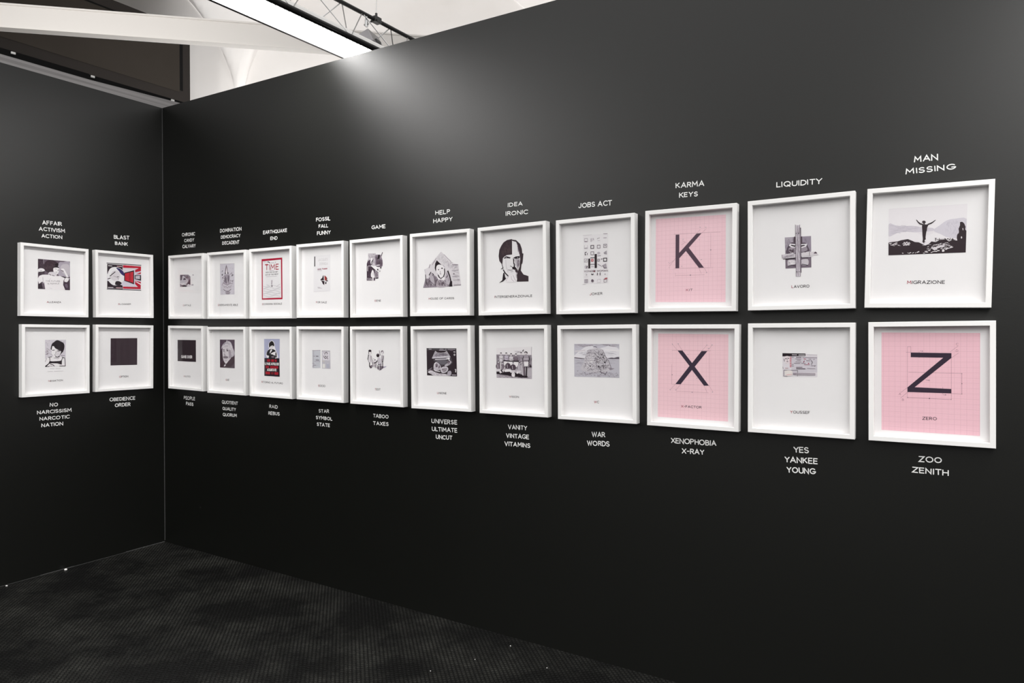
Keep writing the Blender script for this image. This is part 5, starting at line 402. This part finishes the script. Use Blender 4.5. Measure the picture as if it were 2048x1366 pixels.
b.hexa([(q0.x, q0.y, 0), (q1.x, q1.y, 0), (q1.x + t_.x, q1.y + t_.y, 0), (q0.x + t_.x, q0.y + t_.y, 0), (q0.x, q0.y, 7.3), (q1.x, q1.y, 7.3), (q1.x + t_.x, q1.y + t_.y, 7.3), (q0.x + t_.x, q0.y + t_.y, 7.3)])
struct('wall_back', b, M['plaster'])
# white painted tie beam crossing the hall under the vault
B0 = CP + (CF + CR * (-1024 / 1400.65)) * 6.0; B0.z = 0
def beam_pt(s, n, z): q = B0 + BH * s - VN * n; return (q.x, q.y, z)
b = MB()
def bb(n0, n1, z0, z1): b.hexa([beam_pt(-3.0, n0, z0), beam_pt(7.5, n0, z0), beam_pt(7.5, n1, z0), beam_pt(-3.0, n1, z0), beam_pt(-3.0, n0, z1), beam_pt(7.5, n0, z1), beam_pt(7.5, n1, z1), beam_pt(-3.0, n1, z1)])
ZB = 4.125
bb(0, .09, ZB, ZB + .185); bb(-.008, .098, ZB + .185, ZB + .2); bb(-.004, .094, ZB - .006, ZB)
tag(b.build('trim_2', M['beam']), kind='structure')
# ------------------------------------------------------------------ dark partition behind the left wall
XP = -3.5
def on_panel(px, z):
    d = CF + CR * ((px - 1024) / 1400.65); t = (XP - CP.x) / d.x; return CP.y + d.y * t
ye = on_panel(383, 0); ys0, ys1 = on_panel(362, 0), on_panel(368.5, 0)
pt = thing('dark_partition', 'tall dark brown panel with raised border rising behind the left wall', 'partition', (XP, ye, 0))
b = MB(); b.box((-.12, -6, 0), (0, 0, 5.41)); b.build('panel', M['brown_edge'], pt)
b = MB(); b.box((.0, -6, 4.575), (.006, ys0 - ye, 5.275)); b.build('inset_board', M['brown'], pt)
b = MB(); b.box((.0, ys0 - ye, 4.6), (.004, ys1 - ye, 5.275)); b.box((0, -6, 5.275), (.004, ys1 - ye, 5.295)); b.build('shadow_groove', M['dark'], pt)
# ------------------------------------------------------------------ grey ledge board on top of the left wall
lg = thing('ledge_board', 'streaky grey board with black rail lying along the top of the left wall', 'board', (-.03, 0, H))
def wedge(y0, y1, za0, za1, zb0, zb1, x0, x1):
    m_ = MB(); m_.hexa([(x0, y0, za0), (x1, y0, za0), (x1, y1, zb0), (x0, y1, zb0), (x0, y0, za1), (x1, y0, za1), (x1, y1, zb1), (x0, y1, zb1)]); return m_
ys = (-3.0, -.5, .45); zg = (.046, .055, .088)
m_ = MB(); m2 = MB()
for q in (0, 1):
    a0, a1, h0, h1 = ys[q], ys[q + 1], zg[q], zg[q + 1]
    m_.hexa([(-.02, a0, 0), (.022, a0, 0), (.022, a1, 0), (-.02, a1, 0), (-.02, a0, h0), (.022, a0, h0), (.022, a1, h1), (-.02, a1, h1)])
    m2.hexa([(-.02, a0, h0), (.012, a0, h0), (.012, a1, h1), (-.02, a1, h1), (-.02, a0, .092), (.012, a0, .092), (.012, a1, .096), (-.02, a1, .096)])
m_.build('board', M['raw_wood'], lg); m2.build('rail', M['dark'], lg)
for yy in (-.95, -.48, .09):
    k = MB(); k.box((.012, yy - .012, .075), (.022, yy + .012, .089)); bevel(k.build('clip', M['chip'], lg), .002)
# ------------------------------------------------------------------ light truss with a long luminous trough
def dup_tree(o, loc):
    r = o.copy(); COL.objects.link(r); r.location = loc
    for ch in list(o.children):
        c_ = ch.copy(); COL.objects.link(c_); c_.parent = r
        for g in list(ch.children):
            d_ = g.copy(); COL.objects.link(d_); d_.parent = c_
    return r
TZ, TW, TH = 3.30, .112, .262
RZ = -math.radians(1.1)
Y0, Y1 = -4.2, 1.0
def pipe(name, x, z, r, m, par, y0=Y0, y1=Y1):
    k = MB(); k.tube((x, y0, z), (x, y1, z), r, 14); return k.build(name, m, par, False)
tr = thing('lighting_truss', 'black lighting truss with thin steel braces crossing over the right wall', 'truss', (1.697, .0, TZ), RZ, 'lighting trusses over the booth')
pipe('chord', TW + .012, .012, .012, M['black_metal'], tr); pipe('chord', -TW - .018, .012, .011, M['black_metal'], tr); pipe('chord', 0, TH, .013, M['black_metal'], tr)
st = .434; N_ = 11
for sgn in (1, -1):
    xx = (TW + .012) if sgn > 0 else -(TW + .018)
    for i in range(N_):
        ya = .057 + (0 if sgn > 0 else .26) - st * (9 - i); k = MB()
        k.tube((xx, ya, .012), (0, ya + .218, TH), .0034, 8); k.tube((0, ya - .216, TH), (xx, ya - .004, .012), .0034, 8)
        k.build('brace', M['steel'], tr)
for i in range(7):
    k = MB(); ya = Y0 + .5 + i * .7; k.tube((-TW, ya, .016), (TW, ya, .016), .005, 8); k.build('cross_bar', M['steel'], tr)
lm = thing('trough_light', 'long glowing white louvred trough light hung under the black truss', 'light', (1.697, 0, TZ), RZ, 'trough lights under the trusses')
k = MB(); n = 14; sp = lambda v, e: math.copysign(abs(v) ** e, v); prof = [(TW * sp(math.cos(math.pi * i / n), .45), .075 * sp(max(0, math.sin(math.pi * i / n)), .5)) for i in range(n + 1)]
prof2 = [(p_[0] * .94, p_[1] * .92 - .0) for p_ in prof]
yl0, yl1 = Y0 + .2, .44
for a_, flip in ((prof, False), (prof2, True)):
    for i in range(n):
        q = [(a_[i][0], yl0, a_[i][1]), (a_[i + 1][0], yl0, a_[i + 1][1]), (a_[i + 1][0], yl1, a_[i + 1][1]), (a_[i][0], yl1, a_[i][1])]
        k.face(q[::-1] if flip else q)
for yy in (yl0, yl1): k.face([(p_[0], yy, p_[1]) for p_ in prof])
k.build('housing', M['lamp_white'], lm)
k = MB(); n = 10; pr = [(.1 * math.cos(math.pi * i / n), .012 - .02 * math.sin(math.pi * i / n)) for i in range(n + 1)]
for i in range(n): k.face([(pr[i][0], yl0 + .01, pr[i][1]), (pr[i][0], yl1 - .03, pr[i][1]), (pr[i + 1][0], yl1 - .03, pr[i + 1][1]), (pr[i + 1][0], yl0 + .01, pr[i + 1][1])])
k.build('diffuser', M['glow'], lm, True)
for x0, x1 in ((.052, .104),):
    k = MB(); yy = yl0 + .05; path = []
    while yy < yl1 - .04: path += [(yy, .02), (yy, -.006), (yy + .0015, -.006), (yy + .0015, .02)]; yy += .03
    for (y_, z_) in path: k.v += [(x0, y_, z_), (x1, y_, z_)]
    for i in range(len(path) - 1): k.f.append((2 * i, 2 * i + 1, 2 * i + 3, 2 * i + 2)); k.m.append(0); k.c.append(None)
    k.build('louvre', M['lamp_white'], lm)
k = MB(); k.box((-TW - .014, yl0, -.016), (-TW + .005, yl1, .01)); k.box((TW - .004, yl0, -.006), (TW + .002, yl1, .004)); k.build('rim', M['black_metal'], lm)
tr2 = dup_tree(tr, (5.75, 0, TZ)); tr2['label'] = 'second black lighting truss, added out of view over the right end of the booth'
lm2 = dup_tree(lm, (5.75, 0, TZ)); lm2['label'] = 'second glowing trough light, added out of view over the right end of the booth'  # unseen copy of truss and trough, added to light the right end
# grey driver box on the truss and the wire that carries the truss
bx = thing('driver_box', 'small silver grey electrical box sitting on the end of the trough light', 'box', (1.715, .335, TZ + .0755), .25)
k = MB(); k.hexa([(-.06, -.07, .0), (.06, -.07, .0), (.06, .07, .0), (-.06, .07, .0), (-.06, -.07, .045), (.02, -.07, .078), (.02, .07, .078), (-.06, .07, .045)]); bevel(k.build('case', M['box_grey'], bx), .003)
k = MB(); k.box((.046, -.03, .010), (.0595, .03, .026)); k.build('socket_plate', M['black_metal'], bx)
cb = thing('suspension_wire', 'thin steel suspension wire rising from the truss top chord', 'wire', (1.697 + .008, .40, TZ + TH), 0)
k = MB(); k.tube((0, 0, .02), (.03, .03, 3.2), .0025, 8); k.build('wire', M['steel'], cb)
k = MB(); k.box((-.02, -.03, -.018), (.02, .03, .018)); k.tube((0, 0, .0), (0, 0, .045), .008, 10); k.tube((-.03, -.02, -.01), (.03, -.02, -.01), .007, 10); bevel(k.build('clamp', M['black_metal'], cb), .003)
k = MB(); k.tube((0, -.09, -.03), (0, -.09, -.075), .010, 10); k.tube((0, -.09, .0), (0, -.09, -.03), .006, 8); k.tube((-.018, -.09, -.06), (.018, -.09, -.06), .006, 8); k.build('hook', M['steel'], cb)
# ------------------------------------------------------------------ framed prints
FW, FH, FD, REC, RAIL = .4002, .4500, .0409, .027, .0182
YP = -(FD - REC)
def ring_mesh():
    k = MB(); hw, hh, c_ = FW / 2, FH / 2, .0012
    def loop(dx, y): return [(-hw + dx, y, -hh + dx), (hw - dx, y, -hh + dx), (hw - dx, y, hh - dx), (-hw + dx, y, hh - dx)]
    loops = [loop(0, -.0008), loop(0, -FD + c_), loop(c_, -FD), loop(RAIL - c_, -FD), loop(RAIL, -FD + c_), loop(RAIL, YP + .002), loop(RAIL - .006, -.0008)]
    for A_, B_ in zip(loops, loops[1:] + loops[:1]):
        for i in range(4):
            j = (i + 1) % 4; k.face([A_[i], A_[j], B_[j], B_[i]])
    return k
ring_me = sheet_me = pane_me = None
def weld(o):
    import bmesh
    bm = bmesh.new(); bm.from_mesh(o.data); bmesh.ops.remove_doubles(bm, verts=bm.verts, dist=1e-6); bmesh.ops.recalc_face_normals(bm, faces=bm.faces); bm.to_mesh(o.data); bm.free()
o = ring_mesh().build('frame', M['frame']); weld(o); ring_me = o.data; bpy.data.objects.remove(o)
k = MB(); k.box((-FW / 2 + RAIL + .0002, YP, -FH / 2 + RAIL + .0002), (FW / 2 - RAIL - .0002, -.004, FH / 2 - RAIL - .0002)); o = k.build('s', M['paper']); sheet_me = o.data; bpy.data.objects.remove(o)
k = MB(); k.box((-FW / 2 + RAIL + .0003, -.0345, -FH / 2 + RAIL + .0003), (FW / 2 - RAIL - .0003, -.0325, FH / 2 - RAIL - .0003)); o = k.build('g', M['glass']); pane_me = o.data; bpy.data.objects.remove(o)
def link_mesh(name, me, parent):
    o = bpy.data.objects.new(name, me); COL.objects.link(o); o.parent = parent; return o
INKK = .92
def ink(h): return tuple(c * INKK for c in srgb(h))
def draw(ops, seed):
    """the printed picture as thin layered ink shapes just in front of the sheet; also returns any graph paper quad"""
    k = MB(); rnd = random.Random(seed); lay = 0; G = None
    def put(poly, col, l, st=0):
        y = YP - .0003 - .000024 * l - .000003 * st
        k.face([(q[0], y, q[1]) for q in poly], 0, col)
    for op in ops:
        if op[0] == 'G':
            G = (op[1:4], [(op[i] / 1e4, op[i + 1] / 1e4) for i in range(4, len(op), 2)]); continue
        lay += 1; col = ink(op[1:4])
        if op[0] == 'p':
            q = [(op[i] / 1e4, op[i + 1] / 1e4) for i in range(4, len(op), 2)]
            a = sum(q[i - 1][0] * q[i][1] - q[i][0] * q[i - 1][1] for i in range(len(q)))
            put(q if a > 0 else q[::-1], col, lay)
        elif op[0] == 's':
            q = [(op[i] / 1e4, op[i + 1] / 1e4) for i in range(5, len(op), 2)]
            for r in ribbon(q, op[4] / 1e4, 0): put(r, col, lay)
        elif op[0] == 't':
            for _, st, r in text_polys(op[4], (op[5] / 1e4, op[6] / 1e4), (op[7] / 1e4, op[8] / 1e4), op[9] / 1e4, op[10]): put(r, col, lay, st)
        elif op[0] == 'h':                     # pencil and dot texture clipped to a region
            w, n, ln, ang, jit = op[4] / 1e4, op[5], op[6] / 1e4, op[7], op[8]
            reg = [(op[i] / 1e4, op[i + 1] / 1e4) for i in range(9, len(op), 2)]
            xs = [q[0] for q in reg]; ys = [q[1] for q in reg]; m = 0; tries = 0
            while m < n and tries < n * 6:
                tries += 1; x, y = rnd.uniform(min(xs), max(xs)), rnd.uniform(min(ys), max(ys))
                a = -math.radians(ang + rnd.uniform(-jit, jit)); L_ = ln * rnd.uniform(.4, 1.1); dx, dy = math.cos(a) * L_ / 2, math.sin(a) * L_ / 2
                if inside((x - dx, y - dy), reg) and inside((x + dx, y + dy), reg):
                    for r in ribbon([(x - dx, y - dy), (x + rnd.uniform(-.1, .1) * dy, y + rnd.uniform(-.1, .1) * dx), (x + dx, y + dy)], w * rnd.uniform(.5, 1.2), 0): put(r, col, lay, m % 7)
                    m += 1
    return k, G
LAB = {
 'ALLEANZA': 'framed photo of a curly-haired girl flexing both arms, top left corner of the display',
 'BLOGGER': 'framed red, white and navy abstract poster, above the black square print',
 'NEGATION': 'framed black and white drawing of a dark-haired child in a dark strapped dress',
 'OPTION': 'framed plain black square on white, beside the room corner',
 'CAPITALE': 'framed print with a very small grey photo, upper row of long wall nearest the corner',
 'DIVERSAMENTE ABILE': 'framed pale drawing of a many-armed crowned figure on a lotus bowl',
 'ECONOMIA SOCIALE': 'framed magazine cover with a thick red border',
 'POLITICS': 'framed black square printed with the white words GAME OVER',
 'QUIZ': 'framed tall black and white portrait of a white-haired old man in a dark coat',
 'RITORNO AL FUTURO': 'framed poster of a dark-clothed child on lilac above red and black lettering',
 'FOR SALE': 'framed book cover with a black bar and a small black and red flower shape',
 'GENE': 'framed grey cut-out collage with a white diagonal pole and small white figure',
 'SOCIO': 'framed print of two small pale grey cards side by side',
 'TEST': 'framed drawing of three small children standing around a desk',
 'HOUSE OF CARDS': 'framed pencil drawing of a hooded child inside a tent shape',
 'INTERGENERAZIONALE': 'framed portrait face, half with dark hair and half bald, chin on hand',
 'UNIONE': 'framed black ultrasound scan print',
 'VISION': 'framed old team photograph of players in two rows',
 'JOKER': 'framed print with a tall grid of small app icons and dark bars',
 'KIT': 'framed pink graph paper sheet with a large dark letter K',
 'WC': 'framed grey engraving of a rocky mound on a plain',
 'X-FACTOR': 'framed pink graph paper sheet with a large dark letter X',
 'LAVORO': 'framed grey drawing of wooden planks crossed over a bundled cloth',
 'MIGRAZIONE': 'framed photo of a silhouetted person with raised arms above dark rocks',
 'YOUSSEF': 'framed print of a small visa document with a black header strip',
 'ZERO': 'framed pink graph paper sheet with a large dark letter Z',
}
for i, (key, side, U, V, T, ops, cp, ws) in enumerate(FRAMES):
    root = thing('picture_frame', LAB[key], 'picture', (U, 0, V) if side == 'R' else (0, U, V), 0, 'white box frames hung in two rows')
    root.rotation_euler = (0, -T, 0 if side == 'R' else math.pi / 2)
    link_mesh('frame', ring_me, root); link_mesh('print_sheet', sheet_me, root)
    k, G = draw(ops, 100 + i)
    if G:
        q = G[1]; a = sum(q[j - 1][0] * q[j][1] - q[j][0] * q[j - 1][1] for j in range(len(q))); q = q if a > 0 else q[::-1]
        g = MB(); y0, y1 = YP - .00005, YP - .0003; g.hexa([(p_[0], y0, p_[1]) for p_ in q] + [(p_[0], y1, p_[1]) for p_ in q])
        tag(g.build('graph_paper', graph_mat(tuple(min(.95, c * 1.06) for c in srgb(G[0]))), root), 'pink gridded graph paper')
    k.build('drawing' if G else 'artwork', M['ink'], root)
    k = MB(); dark = srgb((52, 44, 50)); red = srgb((158, 58, 76)) if key not in ('ZERO',) else dark
    for j, st, r in text_polys(cp[4], (cp[5] / 1e4, cp[6] / 1e4), (cp[7] / 1e4, cp[8] / 1e4), cp[9] / 1e4, .155, None, 2):
        k.face([(q[0], YP - .0004 - .000004 * st, q[1]) for q in r], 0, red if j == 0 else dark)
    k.build('caption', M['ink'], root)
    link_mesh('glass_pane', pane_me, root)
    # hand-painted words on the wall beside this frame
    wl = wall_right if side == 'R' else wall_left; k = MB(); rnd = random.Random(500 + i)
    for (s_, a0, b0, a1, b1, hh) in ws:
        for _, st, r in text_polys(s_, (a0 / 1e4, b0 / 1e4), (a1 / 1e4, b1 / 1e4), hh / 1e4, .17, rnd, 6):
            k.face([(q[0], -.0006 - .000006 * st, q[1]) if side == 'R' else (.0006 + .000006 * st, q[0], q[1]) for q in r])
    tag(k.build('painted_words', M['lettering'], wl), 'white hand-painted words ' + ' '.join(w_[0] for w_ in ws))
# ------------------------------------------------------------------ small paint chips on the floor
def fl(px, py):
    d = CF + CR * ((px - 1024) / 1400.65) - CU * ((py - 683) / 1400.65); t = -CP.z / d.z; return CP.x + d.x * t, CP.y + d.y * t
for (px, py, r, lab) in ((125, 1137, .013, 'larger white plaster chip on the floor against the left wall'), (13, 1172, .008, 'smaller white plaster chip against the left wall near the left image edge'), (1021, 1292, .004, 'tiny white fleck on the floor closest to the right wall'), (950, 1319, .003, 'tiny white fleck on the floor in the middle of the open area'), (861, 1342, .003, 'tiny white fleck on the floor nearest the bottom edge'), (1094, 1336, .003, 'rightmost tiny white fleck on the floor')):
    x, y = fl(px, py); x = max(x, .02); k = MB(); rnd = random.Random(px)
    base = [(math.cos(a) * r * rnd.uniform(.6, 1), math.sin(a) * r * rnd.uniform(.5, 1)) for a in [2 * math.pi * j / 7 for j in range(7)]]
    k.face([(p_[0], p_[1], .0002) for p_ in base][::-1]); k.face([(p_[0] * .8, p_[1] * .8, r * .45) for p_ in base])
    for j in range(7):
        p_, q_ = base[j], base[(j + 1) % 7]; k.face([(p_[0], p_[1], .0002), (q_[0], q_[1], .0002), (q_[0] * .8, q_[1] * .8, r * .45), (p_[0] * .8, p_[1] * .8, r * .45)])
    o = k.build('plaster_chip', M['chip']); o.location = (x, y, 0); tag(o, lab, 'debris', 'white flecks on the floor')
